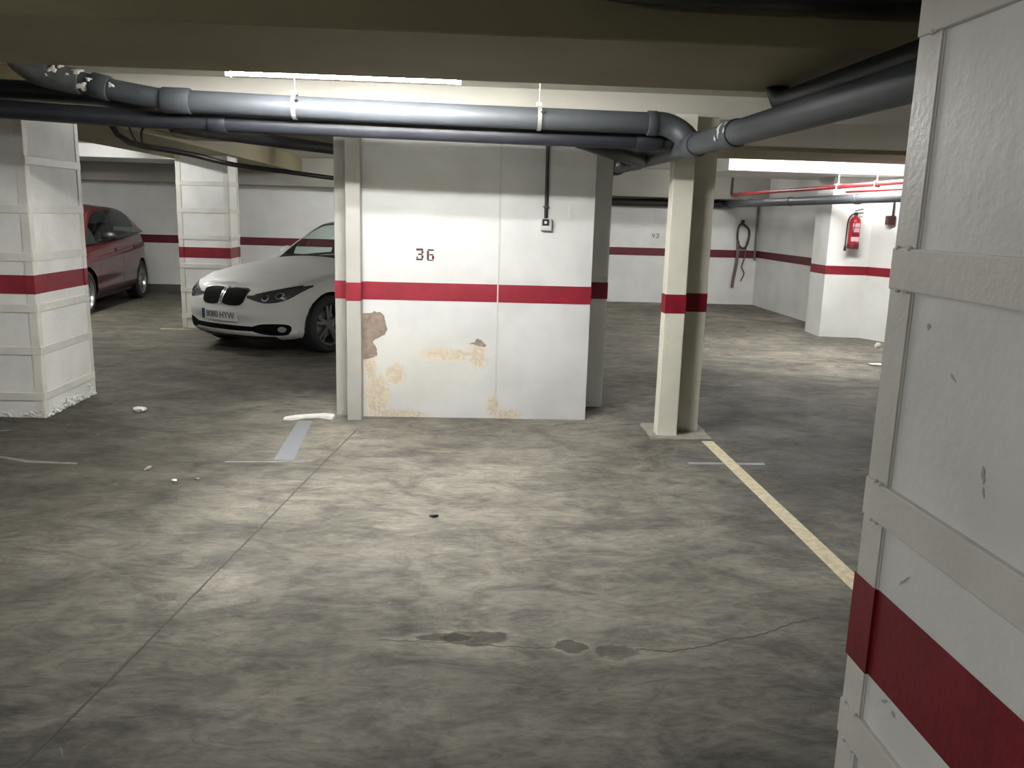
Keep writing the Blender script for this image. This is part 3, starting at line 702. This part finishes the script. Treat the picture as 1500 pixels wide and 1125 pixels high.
def strip(pts, w, jit=0.0, n=40, z=.0016):
    P = smooth_pts([(x, y, 0) for x, y in pts], n); bm = B(); A = []; C = []
    for i, p in enumerate(P):
        d = (P[min(i+1, n-1)]-P[max(i-1, 0)]).normalized(); nn = Vector((-d.y, d.x, 0))
        j = random.uniform(-jit, jit); ww = w*random.uniform(.5, 1.2)/2
        A.append((p+nn*(j+ww)).to_2d()); C.append((p+nn*(j-ww)).to_2d())
    R = [[bm.verts.new((q[0], q[1], h)) for q, h in ((a, .0002), (c, .0002), (c, z), (a, z))] for a, c in zip(A, C)]
    for q, r in zip(R, R[1:]):
        for i in range(4): bm.faces.new((q[i], q[(i+1) % 4], r[(i+1) % 4], r[i]))
    bm.faces.new(R[0]); bm.faces.new(R[-1][::-1])
    return bm
link_mesh('floor_joint', strip([(-.77, 5.94), (-.9, 4.9), (-1.02, 3.85), (-1.15, 2.77), (-1.23, 2.18), (-1.33, 1.4)], .010, .002, 60), M['crack'], FL, 'dark straight joint in the concrete')
link_mesh('floor_crack', strip([(.66, 2.83), (.707, 2.826), (.78, 2.815), (.863, 2.835), (.93, 2.85), (1.012, 2.897), (1.16, 2.939), (1.295, 3.011), (1.468, 3.092)], .0045, .006, 60, .001), M['crack'], FL, 'thin wandering crack')
link_mesh('floor_crack', strip([(-.3, 2.9), (-.13, 2.89), (.2, 2.85), (.30, 2.84), (.36, 2.85)], .003, .005, 40, .001), M['crack'], FL, 'thin faint crack')
link_mesh('floor_joint', strip([(-3.45, 8.0), (-3.44, 10.3)], .012, .003, 20), M['crack'], FL)

# ------------------------------------------------------------------ lamps
def lamp(label, x, y, ztop, L, power, along='x', col=(1, .995, .975), twin=0):
    t = thing('hanging_fluorescent_lamp', label, 'lamp', (x, y, ztop-.1))
    rz = 0 if along == 'x' else PI/2
    Mx = Matrix.Translation((x, y, ztop)) @ Matrix.Rotation(rz, 4, 'Z')
    bm = B(); box(bm, (-L/2-.03, -.03-twin, -.05), (L/2+.03, .03+twin, .002), .006, mtx=Mx)
    link_mesh('housing', bm, M['housing'], t)
    offs = (-twin, twin) if twin else (0,)
    m = emit('lit_tube', col, power/len(offs)/(PI*2*PI*.013*L))
    for o in offs:
        for s in (-1, 1):
            bm = B(); box(bm, (s*(L/2+.012)-.014, o-.02, -.115), (s*(L/2+.012)+.014, o+.02, -.04), .004, mtx=Mx); link_mesh('lamp_holder', bm, M['housing'], t)
        bm = B(); tube(bm, [Mx @ Vector((-L/2, o, -.093)), Mx @ Vector((L/2, o, -.093))], .013, 14); link_mesh('tube', bm, m, t, 'lit white tube', smooth=.7)
    return t
lamp('lit fluorescent tube peeping out behind the broad beam at top centre left', -.66, 4.77, 2.360, 1.2, 35)
for x in (-1.1, -.2):
    bm = B(); tube(bm, [(x, 4.77, 2.35), (x, 4.77, 2.45)], .006, 8)
    link_mesh('drop_rod', bm, M['iron'], bpy.data.objects['hanging_fluorescent_lamp'])
lamp('added unseen fluorescent tube fixed high up against the back of the broad beam', -.4, 4.345, 2.378, 1.2, 86, twin=.02)  # added hidden lamp: lights the mid floor, beam cuts it off nearer the camera
bm = B(); box(bm, (-.75, 4.281, 2.34), (-.05, 4.30, 2.37)); link_mesh('bracket', bm, M['iron'], bpy.data.objects['hanging_fluorescent_lamp.001'])
lamp('added unseen fluorescent tube in the bay beside the stained back right corner', 4.1, 14.0, CZ+.002, .9, 12)  # unseen lamp added to brighten the right wall and back wall
lamp('fluorescent tube in the rear bay behind the marked white wall', -.6, 13.2, CZ+.002, 1.2, 70)
lamp('fluorescent tube in the bright ceiling bay at the right near the fire extinguisher', 4.35, 9.95, CZ+.002, 1.2, 118)
lamp('fluorescent tube in the ceiling bay above the red car', -4.75, 10.0, CZ+.002, 1.2, 52, 'y')
lamp('added unseen short fluorescent tube beside the white cross beam above the red car', -4.72, 12.3, CZ+.002, .6, 42, 'y')  # extra lamp, out of view, added to brighten the cross beam face
lamp('added unseen fluorescent tube on the ceiling to the left of the camera position', -5.6, .3, CZ+.002, 1.2, 72, 'y')  # unseen lamp added as fill for the near pillar and foreground

#CARS_BEGIN
# ------------------------------------------------------------------ cars (local frame: x from the nose back, y to the car's right, z up)
def lerp_tab(tab, x):
    if x <= tab[0][0]: return tab[0][1]
    for (a, fa), (b, fb) in zip(tab, tab[1:]):
        if x <= b:
            t = (x-a)/(b-a); t = t*t*(3-2*t)*.5 + t*.5
            return fa+(fb-fa)*t
    return tab[-1][1]

def car(spec, root):
    paint = spec['paint']
    N = 150
    half = [Vector((p.x, p.y)) for p in smooth_pts([(x, y, 0) for x, y in spec['outline']], N)]
    half[0].y = 0; half[-1].y = 0
    zn_prof = spec['profile']; NZ = 26
    Rw, Ra = spec['wheel_r'], spec['arch_r']
    wheels_x = spec['axles']
    # loop: right side front->rear, then left side rear->front
    loop = [(p, i) for i, p in enumerate(half)] + [(Vector((half[i].x, -half[i].y)), i) for i in range(N-2, 0, -1)]
    def normal(k):
        a = loop[k-1][0]; b = loop[(k+1) % len(loop)][0]; d = (b-a).normalized()
        return Vector((-d.y, d.x))        # inward for this orientation
    bm = B(); rows = []
    Lp = len(loop)
    for j in range(NZ+1):
        zn = j/NZ; ring = []
        for k, (p, i) in enumerate(loop):
            n = normal(k)
            if (Vector((spec['len']/2, 0))-p).dot(n) < 0: n = -n
            zb = lerp_tab(spec['zbot'], p.x); zt = lerp_tab(spec['ztop'], p.x)
            z = zb+(zt-zb)*zn
            off = lerp_tab(zn_prof, zn)
            q = p+n*off
            front = max(0, 1-p.x/.55)
            q.x += front*lerp_tab(spec['nose'], z)
            ring.append(bm.verts.new((q.x, q.y, z)))
        rows.append(ring)
    for ring in rows:                      # pull vertices near the arch onto its circle
        for v in ring:
            for wx in wheels_x:
                d = Vector((v.co.x-wx, v.co.z-Rw))
                if abs(v.co.y) > .5 and abs(d.length-Ra) < .021 and d.length > 0:
                    d = d.normalized()*Ra; v.co.x = wx+d.x; v.co.z = Rw+d.y
    for j in range(NZ):
        for k in range(Lp):
            f = (rows[j][k], rows[j][(k+1) % Lp], rows[j+1][(k+1) % Lp], rows[j+1][k])
            c = sum((v.co for v in f), Vector())/4
            if any(abs(c.y) > .5 and (Vector((c.x-wx, c.z-Rw))).length < Ra-.004 for wx in wheels_x): continue
            bm.faces.new(f)
    # bonnet / deck cap
    MX = 18; top = rows[-1]
    cab = spec['cab']
    def capz(x, t, zt): return zt + lerp_tab(spec['crown'], x)*(1-abs(t)**2.2)
    grid = []
    for i in range(N):
        r = top[i]; l = top[(Lp-i) % Lp]
        if i in (0, N-1): grid.append([r]*(MX+1)); continue
        g = []
        for m in range(MX+1):
            if m == 0: g.append(r); continue
            if m == MX: g.append(l); continue
            t = 1-2*m/MX
            c = r.co.lerp(l.co, m/MX)
            z = capz(c.x, t, r.co.z)
            g.append(bm.verts.new((c.x, c.y, z)))
        grid.append(g)
    inner = []
    for i in range(N-1):
        for m in range(MX):
            q = [grid[i][m], grid[i+1][m], grid[i+1][m+1], grid[i][m+1]]
            q = [v for a, v in enumerate(q) if v not in q[:a]]
            if len(q) < 3: continue
            c = sum((v.co for v in q), Vector())/len(q)
            f = bm.faces.new(q)
            if cab['x0']+.22 < c.x < cab['x1']-.16 and abs(c.y) < cab['yb']-.05: f.material_index = 1
    body = local(link_mesh('body_shell', bm, [paint, M['seat']], None, smooth=.55), root)
    tree = BVHTree.FromPolygons([v.co.copy() for v in body.data.vertices], [tuple(p.vertices) for p in body.data.polygons])

    def decal(name, top_c, bot_c, m, axis='x', off=.004, depth=.02, n=24, rows_=8, parent=None, label=None, sm=True):
        """a thin solid panel following the body between two edge curves; curves are (across, z)"""
        if isinstance(top_c[0], (int, float)): top_c = [top_c]
        A = smooth_pts([(a, z, 0) for a, z in top_c], n+1); C = smooth_pts([(a, z, 0) for a, z in bot_c], n+1)
        bm = B(); g = []
        for i in range(n+1):
            col = []
            for j in range(rows_+1):
                p = A[i].lerp(C[i], j/rows_)
                if axis == 'x': o = Vector((-1, p.x, p.y)); d = Vector((1, 0, 0))
                elif axis == 'rear': o = Vector((spec['len']+1, p.x, p.y)); d = Vector((-1, 0, 0))
                else:
                    s = -1 if axis == 'left' else 1
                    o = Vector((p.x, s*2, p.y)); d = Vector((0, -s, 0))
                h = tree.ray_cast(o, d)
                if h[0] is None:
                    hh = tree.find_nearest(o+d*1.1); pt = hh[0]
                else: pt = h[0]
                col.append((bm.verts.new(pt-d*off), bm.verts.new(pt+d*depth)))
            g.append(col)
        for i in range(n):
            for j in range(rows_):
                bm.faces.new((g[i][j][0], g[i+1][j][0], g[i+1][j+1][0], g[i][j+1][0]))
                bm.faces.new((g[i][j][1], g[i][j+1][1], g[i+1][j+1][1], g[i+1][j][1]))
        for i in range(n):
            for j in (0, rows_): bm.faces.new((g[i][j][0], g[i][j][1], g[i+1][j][1], g[i+1][j][0]))
        for j in range(rows_):
            for i in (0, n): bm.faces.new((g[i][j][0], g[i][j+1][0], g[i][j+1][1], g[i][j][1]))
        bmesh.ops.remove_doubles(bm, verts=bm.verts, dist=.00005)
        o = link_mesh(name, bm, m, None, label, smooth=.6)
        return local(o, parent or root)

    # greenhouse
    rail = smooth_pts(cab['rail'], 61); belt_tab = cab['belt']
    iA = min(range(61), key=lambda i: (rail[i]-Vector(cab['rail'][cab['iA']])).length)
    iC = min(range(61), key=lambda i: (rail[i]-Vector(cab['rail'][cab['iC']])).length)
    def cross(i, t):
        p = rail[i]
        y = p.y*t; q = Vector((p.x, y, p.z)); k = 1-abs(t)**2.3
        if i <= iA: w = i/iA; q.x -= (.17*(1-w)+.06*w)*k; q.z += (.015*(1-w)+.045*w)*k
        elif i >= iC: w = (i-iC)/(60-iC); q.x += (.05*(1-w)+.14*w)*k; q.z += (.045*(1-w)+.0*w)*k
        else:
            u = (i-iA)/(iC-iA); q.x += (-.06*(1-u)+.05*u)*k; q.z += .045*k
        return q
    def patch(name, i0, i1, t0, t1, m, label=None, nt=16, lift=0.0):
        bm = B(); g = [[bm.verts.new(cross(i, t0+(t1-t0)*k/nt)+Vector((0, 0, lift))) for k in range(nt+1)] for i in range(i0, i1+1)]
        for a in range(len(g)-1):
            for k in range(nt): bm.faces.new((g[a][k], g[a+1][k], g[a+1][k+1], g[a][k+1]))
        o = local(link_mesh(name, bm, m, None, label, smooth=.8), root)
        return o
    patch('roof', iA, iC, -1, 1, paint)
    patch('windshield', 2, iA, -.93, .93, M['glass'], 'clear windshield')
    patch('rear_window', iC, 58, -.88, .88, M['glass_dark'], 'tinted rear window')
    for s in (1, -1):
        patch('windshield_pillar', 0, iA, .93*s, 1.0*s, paint, nt=2)
        patch('rear_pillar', iC, 60, .88*s, 1.0*s, paint, nt=3)
    patch('cowl', 0, 2, -1, 1, M['black'], 'black cowl at the foot of the windshield')
    def side(i, v, s):
        p = rail[i]; x = p.x
        b = Vector((x, lerp_tab([(a, c) for a, c, d in belt_tab], x), lerp_tab([(a, d) for a, c, d in belt_tab], x)))
        if i in (0, 60): b = p.copy()
        q = b.lerp(p, v); q.y += .02*math.sin(PI*v)
        q.y *= s; return q
    def sidepatch(name, i0, i1, v0, v1, s, m, label=None, nv=4, push=0.0):
        bm = B(); g = [[bm.verts.new(side(i, v0+(v1-v0)*k/nv, s)+Vector((0, push*s, 0))) for k in range(nv+1)] for i in range(i0, i1+1)]
        for a in range(len(g)-1):
            for k in range(nv): bm.faces.new((g[a][k], g[a+1][k], g[a+1][k+1], g[a][k+1]))
        bmesh.ops.remove_doubles(bm, verts=bm.verts, dist=.0001)
        return local(link_mesh(name, bm, m, None, label, smooth=.8), root)
    wi = cab['wins']                       # rail indices: glass from..to
    for s in (1, -1):
        sidepatch('roof_rail', 0, 60, .90, 1.0, s, paint, nv=2)
        sidepatch('belt_trim', 0, 60, 0, .07, s, M['black'], nv=1)
        last = 0
        for a, b in wi:
            sidepatch('window_pillar', last, a, .07, .90, s, M['black'] if last or spec['black_a'] else paint, nv=3)
            sidepatch('side_window', a, b, .07, .90, s, spec['sideglass'], 'side window glass', push=-.002)
            last = b
        sidepatch('window_pillar', last, 60, .07, .90, s, paint, nv=3)
    # underbody and wheel wells
    bm = B()
    x0 = .25; zb = spec['zbot'][0][1]
    box(bm, (x0, -.55, zb-.03), (spec['len']-.3, .55, .45), .03)
    box(bm, (wheels_x[0]+Ra+.02, -.80, zb-.02), (wheels_x[1]-Ra-.02, .80, .40), .03)
    local(link_mesh('underbody', bm, M['black'], None, 'black underside'), root)
    for wx in wheels_x:
        for s in (1, -1):
            bm = B()
            ang = [(-.22+(PI+.44)*k/22) for k in range(23)]
            yo = max(abs(p.y) for p in half if abs(p.x-wx) < .05)-.035
            g = []
            for a in ang:
                px, pz = wx+math.cos(a)*(Ra+.004), Rw+math.sin(a)*(Ra+.004)
                g.append((bm.verts.new((px, s*.5, pz)), bm.verts.new((px, s*yo, pz))))
            for a, b in zip(g, g[1:]): bm.faces.new((a[0], b[0], b[1], a[1]))
            bm.faces.new([v[0] for v in g])
            local(link_mesh('wheel_well', bm, M['rubber'], None, 'black wheel well', smooth=.8), root)
            # wheel
            W = spec['tyre_w']; yc = s*(yo+.02-W/2)
            mt = Matrix.Translation((wx, yc, Rw)) @ Matrix.Rotation(-s*PI/2, 4, 'X')
            wr = bpy.data.objects.new('wheel', None)
            bm = B(); h = W/2; rr = spec['rim_r']
            lathe(bm, [(rr-.01, -h+.02), (rr+.012, -h), (Rw-.03, -h+.004), (Rw-.006, -h+.025), (Rw, -h+.05), (Rw, h-.05), (Rw-.006, h-.025), (Rw-.03, h-.004), (rr+.012, h), (rr-.01, h-.02)], mt, 48)
            ty = local(link_mesh('tyre', bm, M['rubber'], None, 'black tyre', smooth=.6), root)
            bm = B()
            lathe(bm, [(rr-.012, -h+.02), (rr-.012, h-.03), (rr-.004, h-.012), (rr+.006, h-.006), (rr+.008, h-.012), (rr, h-.03), (rr, -h+.02)], mt, 48)
            lathe(bm, [(0, h-.035), (.05, h-.035), (.06, h-.05), (.06, h-.09), (0, h-.09)], mt, 24)
            ns = spec['spokes']
            for q in range(ns):
                for dd in spec['spoke_split']:
                    a = 2*PI*q/ns + .3 + dd
                    Mq = mt @ Matrix.Rotation(a, 4, 'Z')
                    aa = [(.045, -.018), (.045, .018), (rr-.005, .016), (rr-.005, -.016)]
                    prism(bm, aa, h-.075, h-.04, Mq)
            local(link_mesh('rim', bm, spec['rim'], None, 'alloy rim', smooth=.5), root)
            bm = B(); lathe(bm, [(0, h-.10), (.155, h-.10), (.155, h-.12), (0, h-.12)], mt, 32)
            local(link_mesh('brake_disc', bm, M['iron'], None, smooth=.5), root)
    # cabin
    for sx in spec['seats']:
        for sy in (-.36, .36):
            bm = B(); Mx = Matrix.Translation((sx, sy, .56)) @ Matrix.Rotation(.28, 4, 'Y')
            box(bm, (-.06, -.25, -.15), (.06, .25, .52), .05, 3, Mx); box(bm, (-.045, -.13, .55), (.045, .13, .72), .04, 3, Mx)
            local(link_mesh('seat_back', bm, M['seat'], None, 'dark seat with headrest', smooth=.8), root)
    bm = B(); xs, zs = spec['dash']; box(bm, (xs-.25, -.66, zs-.25), (xs+.18, .66, zs), .06, 3); local(link_mesh('dashboard', bm, M['seat'], None, 'dark dashboard', smooth=.8), root)
    bm = B(); Mx = Matrix.Translation((xs+.30, -.36, zs+.0)) @ Matrix.Rotation(-1.15, 4, 'Y')
    tube(bm, [Mx @ Vector((.185*math.cos(2*PI*k/30), .185*math.sin(2*PI*k/30), 0)) for k in range(31)], .015, 8)
    box(bm, (-.03, -.17, -.01), (.03, .17, .01), .004, mtx=Mx); local(link_mesh('steering_wheel', bm, M['black'], None, 'black steering wheel', smooth=.8), root)
    # door mirrors
    mx, my, mz = spec['mirror']
    for s in (1, -1):
        bm = B(); r = bmesh.ops.create_uvsphere(bm, u_segments=20, v_segments=12, radius=1)
        for v in r['verts']:
            q = v.co; v.co = Vector((mx+q.x*(.085 if q.x < 0 else .035), s*(my+.11)+q.y*.105, mz+q.z*.07))
        mo = local(link_mesh('door_mirror', bm, spec['mirror_mat'], None, smooth=.8), root)
        bm = B(); tube(bm, [(mx+.01, s*(my-.05), mz-.07), (mx, s*(my+.06), mz-.05)], .025, 10)
        st = local(link_mesh('mirror_stalk', bm, M['black'], None, smooth=.8), mo)
    return body, decal

# ---- white saloon
a = math.radians(57)
wc = thing('car', 'white saloon car with twin black grilles nosing out from behind the white wall', 'car', (-2.62, 9.16, 0), a)
spec = dict(paint=M['car_white'], len=4.62,
    outline=[(0, 0), (.012, .22), (.05, .44), (.13, .62), (.27, .76), (.50, .845), (.80, .885), (1.4, .895), (2.4, .905), (3.4, .90), (3.95, .87), (4.33, .79), (4.54, .58), (4.61, .3), (4.62, 0)],
    profile=[(0, .10), (.06, .045), (.14, .02), (.3, .008), (.45, 0), (.66, .006), (.8, .022), (.9, .045), (.96, .075), (1, .125)],
    nose=[(.15, .06), (.26, .0), (.36, .012), (.46, .0), (.56, .012), (.66, .03), (.74, .06), (.80, .10)],
    zbot=[(0, .175), (.5, .19), (1.5, .20), (4, .22), (4.62, .30)],
    ztop=[(0, .735), (.13, .745), (.3, .775), (.6, .83), (.9, .87), (1.4, .925), (2.4, .95), (3.5, .985), (4.2, 1.01), (4.62, 1.0)],
    crown=[(0, .0), (.10, .03), (.3, .065), (.8, .085), (1.5, .085), (2, .06), (3.6, .06), (4.62, .03)],
    wheel_r=.322, arch_r=.362, axles=(.79, 3.60), rim_r=.225, tyre_w=.225, rim=M['alloy_dark'], spokes=5, spoke_split=(-.16, .16),
    cab=dict(x0=1.60, x1=4.05, yb=.76, iA=2, iC=5,
        rail=[(1.58, .735, .955), (1.90, .665, 1.175), (2.24, .575, 1.375), (2.55, .555, 1.415), (3.05, .55, 1.41), (3.42, .56, 1.355), (3.8, .63, 1.175), (4.12, .71, 1.03)],
        belt=[(1.58, .74, .955), (2.0, .79, .955), (3.0, .80, .975), (4.12, .72, 1.02)], wins=[(9, 26), (28, 46)]),
    black_a=True, sideglass=M['glass'], seats=(2.85, 3.6), dash=(1.9, .99), mirror=(1.98, .83, 1.02), mirror_mat=M['car_white'])
body, decal = car(spec, wc)
# bonnet seam and creases are shallow strips on the shell
for s in (1, -1):
    decal('grille', [(s*.026, .705), (s*.10, .718), (s*.25, .712), (s*.325, .692)], [(s*.026, .560), (s*.10, .540), (s*.25, .542), (s*.302, .580)], M['void'], off=.010, depth=.03, label='black kidney grille')
    g = decal('grille_surround', [(s*.020, .728), (s*.10, .732), (s*.25, .726), (s*.34, .700)], [(s*.020, .706), (s*.10, .719), (s*.25, .713), (s*.325, .692)], M['chrome'], off=.006, label='thin chrome grille edge', rows_=2)
    decal('grille_surround', [(s*.008, .725), (s*.012, .64), (s*.008, .55)], [(s*.026, .725), (s*.026, .64), (s*.026, .55)], M['chrome'], off=.016, label='chrome centre bar', rows_=2)
    for q in range(8):
        yq = s*(.055+q*.031)
        decal('grille_bar', [(yq, .70), (yq, .63), (yq, .57)], [(yq+.006, .70), (yq+.006, .63), (yq+.006, .57)], M['void'], off=.013, rows_=1, n=6)
    hd = decal('headlight', [(s*.33, .650), (s*.43, .660), (s*.55, .695), (s*.74, .745), (s*.812, .765)], [(s*.33, .628), (s*.42, .605), (s*.58, .580), (s*.73, .620), (s*.818, .745)], M['lamp_dark'], off=.004, n=30, label='long headlight')
    decal('brow', [(s*.42, .668), (s*.60, .720), (s*.77, .766)], [(s*.42, .655), (s*.60, .704), (s*.77, .750)], M['black'], off=.008, rows_=2, parent=hd)
    for (yy, zz, rr_) in ((.545, .636, .036), (.665, .660, .033)):
        h0 = [(s*(yy+rr_*math.cos(PI*(1-k/8))), zz+rr_*math.sin(PI*k/8)) for k in range(9)]; h1 = [(p[0], 2*zz-p[1]) for p in h0]
        decal('lamp_ring', h0, h1, M['chrome'], off=.011, parent=hd, n=14, label='bright projector ring')
        h0 = [(s*(yy+rr_*.68*math.cos(PI*(1-k/8))), zz+rr_*.68*math.sin(PI*k/8)) for k in range(9)]; h1 = [(p[0], 2*zz-p[1]) for p in h0]
        decal('projector', h0, h1, M['black'], off=.014, parent=hd, n=14)
    decal('air_intake', [(s*.42, .330), (s*.52, .358), (s*.66, .365), (s*.735, .356), (s*.755, .33)], [(s*.42, .275), (s*.52, .25), (s*.64, .238), (s*.72, .245), (s*.752, .29)], M['void'], off=.004, label='black side air intake')
    h0 = [(s*(.695+.03*math.cos(PI*(1-k/8))), .305+.03*math.sin(PI*k/8)) for k in range(9)]
    decal('fog_lamp', h0, [(p[0], .61-p[1]) for p in h0], M['alloy'], off=.010, n=12, label='round fog lamp')
decal('air_intake', [(-.44, .328), (-.2, .326), (0, .326), (.2, .326), (.44, .328)], [(-.44, .278), (-.2, .272), (0, .272), (.2, .272), (.44, .278)], M['void'], off=.004, n=40, label='black slot between the side intakes')
decal('lip', [(-.62, .225), (-.3, .215), (0, .213), (.3, .215), (.62, .225)], [(-.62, .182), (-.3, .178), (0, .177), (.3, .178), (.62, .182)], M['black'], off=.006, n=40, label='black lower lip')
# number plate (stands just proud of the bumper) with its writing
bm = B(); PX = .018
def plate_pt(y): return -.022 + .10*y*y
for y0_, y1_, mm, nm, dx in ((-.26, .26, 'plate', 'number_plate', 0), (.218, .262, 'plate_blue', 'plate_band', -.003)):
    bm = B(); n = 12; fr = []
    for k in range(n+1):
        y = y0_+(y1_-y0_)*k/n; fr.append([bm.verts.new((plate_pt(y)+d+dx, y, z)) for (d, z) in ((0, .375), (0, .483), (.016, .483), (.016, .375))])
    for q, r in zip(fr, fr[1:]):
        for i in range(4): bm.faces.new((q[i], q[(i+1) % 4], r[(i+1) % 4], r[i]))
    bm.faces.new(fr[0]); bm.faces.new(fr[-1][::-1])
    o = link_mesh(nm, bm, M[mm], None, 'white number plate' if nm == 'number_plate' else 'blue band')
    if nm == 'number_plate': NPL = local(o, wc)
    else: local(o, NPL)
def text_mesh(s, size):
    c = bpy.data.curves.new('t', 'FONT'); c.body = s; c.size = size; c.align_x = 'CENTER'; c.align_y = 'CENTER'; c.extrude = .002
    o = bpy.data.objects.new('t', c); COL.objects.link(o)
    dg = bpy.context.evaluated_depsgraph_get(); me = bpy.data.meshes.new_from_object(o.evaluated_get(dg))
    bpy.data.objects.remove(o); return me
me = text_mesh('8080 HYW', .098)
for v in me.vertices:      # text x runs to the reader's right = car's left (-y); faces -x
    X, Y, Zt = v.co
    y = -X*.93-.02; v.co = Vector((plate_pt(y)-.002-Zt, y, .429+Y))
me.materials.append(M['plate_ink']); pt = bpy.data.objects.new('plate_text', me); COL.objects.link(pt); local(pt, NPL)
# round badge on the bonnet
tree = BVHTree.FromPolygons([v.co.copy() for v in body.data.vertices], [tuple(p.vertices) for p in body.data.polygons])
h = tree.ray_cast(Vector((.115, 0, 2)), Vector((0, 0, -1)))
bq = h[0] if h[0] else Vector((.11, 0, .75)); nq = h[1] if h[0] else Vector((-.5, 0, .8))
if nq.z < 0: nq = -nq
Rq = Vector((0, 0, 1)).rotation_difference(nq).to_matrix().to_4x4()
Mx = Matrix.Translation(bq) @ Rq
bm = B(); lathe(bm, [(0, -.004), (.041, -.004), (.041, .004), (.038, .006), (0, .006)], Mx, 32); bd = local(link_mesh('badge', bm, M['black'], None, 'small round badge', smooth=.5), wc)
for q in range(4):
    bm = B(); prism(bm, [(0, 0)]+[(.026*math.cos(PI/2*(q+k/8)), .026*math.sin(PI/2*(q+k/8))) for k in range(9)], .005, .0075, Mx)
    local(link_mesh('badge_quarter', bm, M['blue'] if q % 2 else M['plate'], None), bd)
for s, ax in ((1, 'right'), (-1, 'left')):     # door seams and handles
    for x in (1.52, 2.55, 3.52):
        decal('door_seam', [(x, .90), (x, .6), (x, .3)], [(x+.007, .90), (x+.007, .6), (x+.007, .3)], M['black'], ax, off=.001, depth=.006, n=12, rows_=1)
    for x in (2.32, 3.3):
        decal('door_handle', [(x-.1, .825), (x, .83), (x+.1, .825)], [(x-.1, .80), (x, .795), (x+.1, .80)], M['car_white'], ax, off=.022, depth=.01, n=10, rows_=4)
    decal('sill', [(1.25, .29), (2.2, .28), (3.15, .29)], [(1.25, .24), (2.2, .235), (3.15, .24)], M['black'], ax, off=.003, n=20, rows_=2)
for s in (1, -1):
    decal('tail_light', [(s*.42, .92), (s*.6, .93), (s*.76, .92)], [(s*.42, .80), (s*.6, .77), (s*.76, .80)], M['taillight'], 'rear', off=.004)

# ---- red hatchback in the far left bay
rc = thing('car', 'dark red hatchback parked against the back wall behind the left pillar', 'car', (-6.06, 11.18, 0), math.radians(94.5))
spec = dict(paint=M['car_red'], len=4.22,
    outline=[(0, 0), (.02, .3), (.10, .55), (.28, .76), (.55, .85), (.9, .88), (1.5, .89), (2.6, .895), (3.3, .885), (3.75, .84), (4.05, .70), (4.18, .4), (4.22, 0)],
    profile=[(0, .09), (.06, .035), (.14, .012), (.28, .016), (.45, .0), (.62, .012), (.72, .002), (.8, .018), (.9, .045), (.96, .075), (1, .125)],
    nose=[(.15, .03), (.4, .0), (.6, .03), (.8, .08)],
    zbot=[(0, .20), (1.5, .22), (3.6, .24), (4.22, .33)],
    ztop=[(0, .74), (.3, .80), (.7, .88), (1.1, .94), (2.2, 1.0), (3.2, 1.06), (3.8, 1.09), (4.22, 1.07)],
    crown=[(0, 0), (.2, .04), (.8, .08), (1.5, .07), (3.2, .05), (4.22, .02)],
    wheel_r=.32, arch_r=.365, axles=(.88, 3.44), rim_r=.225, tyre_w=.215, rim=M['alloy'], spokes=7, spoke_split=(0,),
    cab=dict(x0=1.1, x1=4.05, yb=.78, iA=2, iC=5,
        rail=[(1.05, .74, .98), (1.45, .68, 1.21), (1.85, .60, 1.43), (2.4, .575, 1.505), (3.05, .57, 1.49), (3.5, .59, 1.42), (3.85, .65, 1.25), (4.04, .72, 1.10)],
        belt=[(1.05, .745, .975), (1.7, .80, 1.0), (2.8, .805, 1.045), (4.04, .73, 1.09)], wins=[(10, 27), (29, 49)]),
    black_a=True, sideglass=M['glass_dark'], seats=(2.3, 3.1), dash=(1.45, 1.04), mirror=(1.55, .86, 1.09), mirror_mat=M['black'])
body, decal = car(spec, rc)
for s, ax in ((1, 'right'), (-1, 'left')):
    for x in (1.38, 2.42, 3.25):
        decal('door_seam', [(x, .98), (x, .62), (x, .30)], [(x+.008, .98), (x+.008, .62), (x+.008, .30)], M['black'], ax, off=.001, depth=.006, n=12, rows_=1)
    for x in (2.22, 3.08):
        decal('door_handle', [(x-.1, .895), (x, .90), (x+.1, .895)], [(x-.1, .865), (x, .86), (x+.1, .865)], M['car_red'], ax, off=.022, depth=.01, n=10, rows_=4)
    decal('body_crease', [(.95, .80), (2.2, .86), (3.7, .955)], [(.95, .785), (2.2, .845), (3.7, .94)], mat('crease_red', (.09, .006, .01), .4), ax, off=.003, n=30, rows_=2)
    decal('sill', [(1.32, .31), (2.2, .305), (3.0, .32)], [(1.32, .25), (2.2, .25), (3.0, .26)], M['black'], ax, off=.003, n=20, rows_=2)
for s in (1, -1):
    decal('tail_light', [(s*.46, 1.0), (s*.62, 1.02), (s*.79, 1.0)], [(s*.46, .90), (s*.62, .86), (s*.805, .86)], M['taillight'], 'rear', off=.006, label='red tail light')
    decal('headlight', [(s*.4, .72), (s*.58, .76), (s*.76, .82)], [(s*.4, .62), (s*.58, .60), (s*.79, .72)], M['lamp_dark'], off=.004)
decal('grille', [(-.5, .50), (0, .52), (.5, .50)], [(-.46, .30), (0, .28), (.46, .30)], M['black'], off=.005, n=30)
decal('bumper', [(-.7, .45), (0, .46), (.7, .45)], [(-.7, .34), (0, .335), (.7, .34)], M['black'], 'rear', off=.006, n=30)
#CARS_END

# ------------------------------------------------------------------ world and view
w = bpy.data.worlds.new('world'); S.world = w; w.use_nodes = True
w.node_tree.nodes['Background'].inputs[0].default_value = (.5, .5, .48, 1); w.node_tree.nodes['Background'].inputs[1].default_value = .01
S.view_settings.view_transform = 'Standard'; S.view_settings.look = 'None'; S.view_settings.gamma = 1; S.view_settings.use_curve_mapping = False
S.view_settings.exposure = 1.2
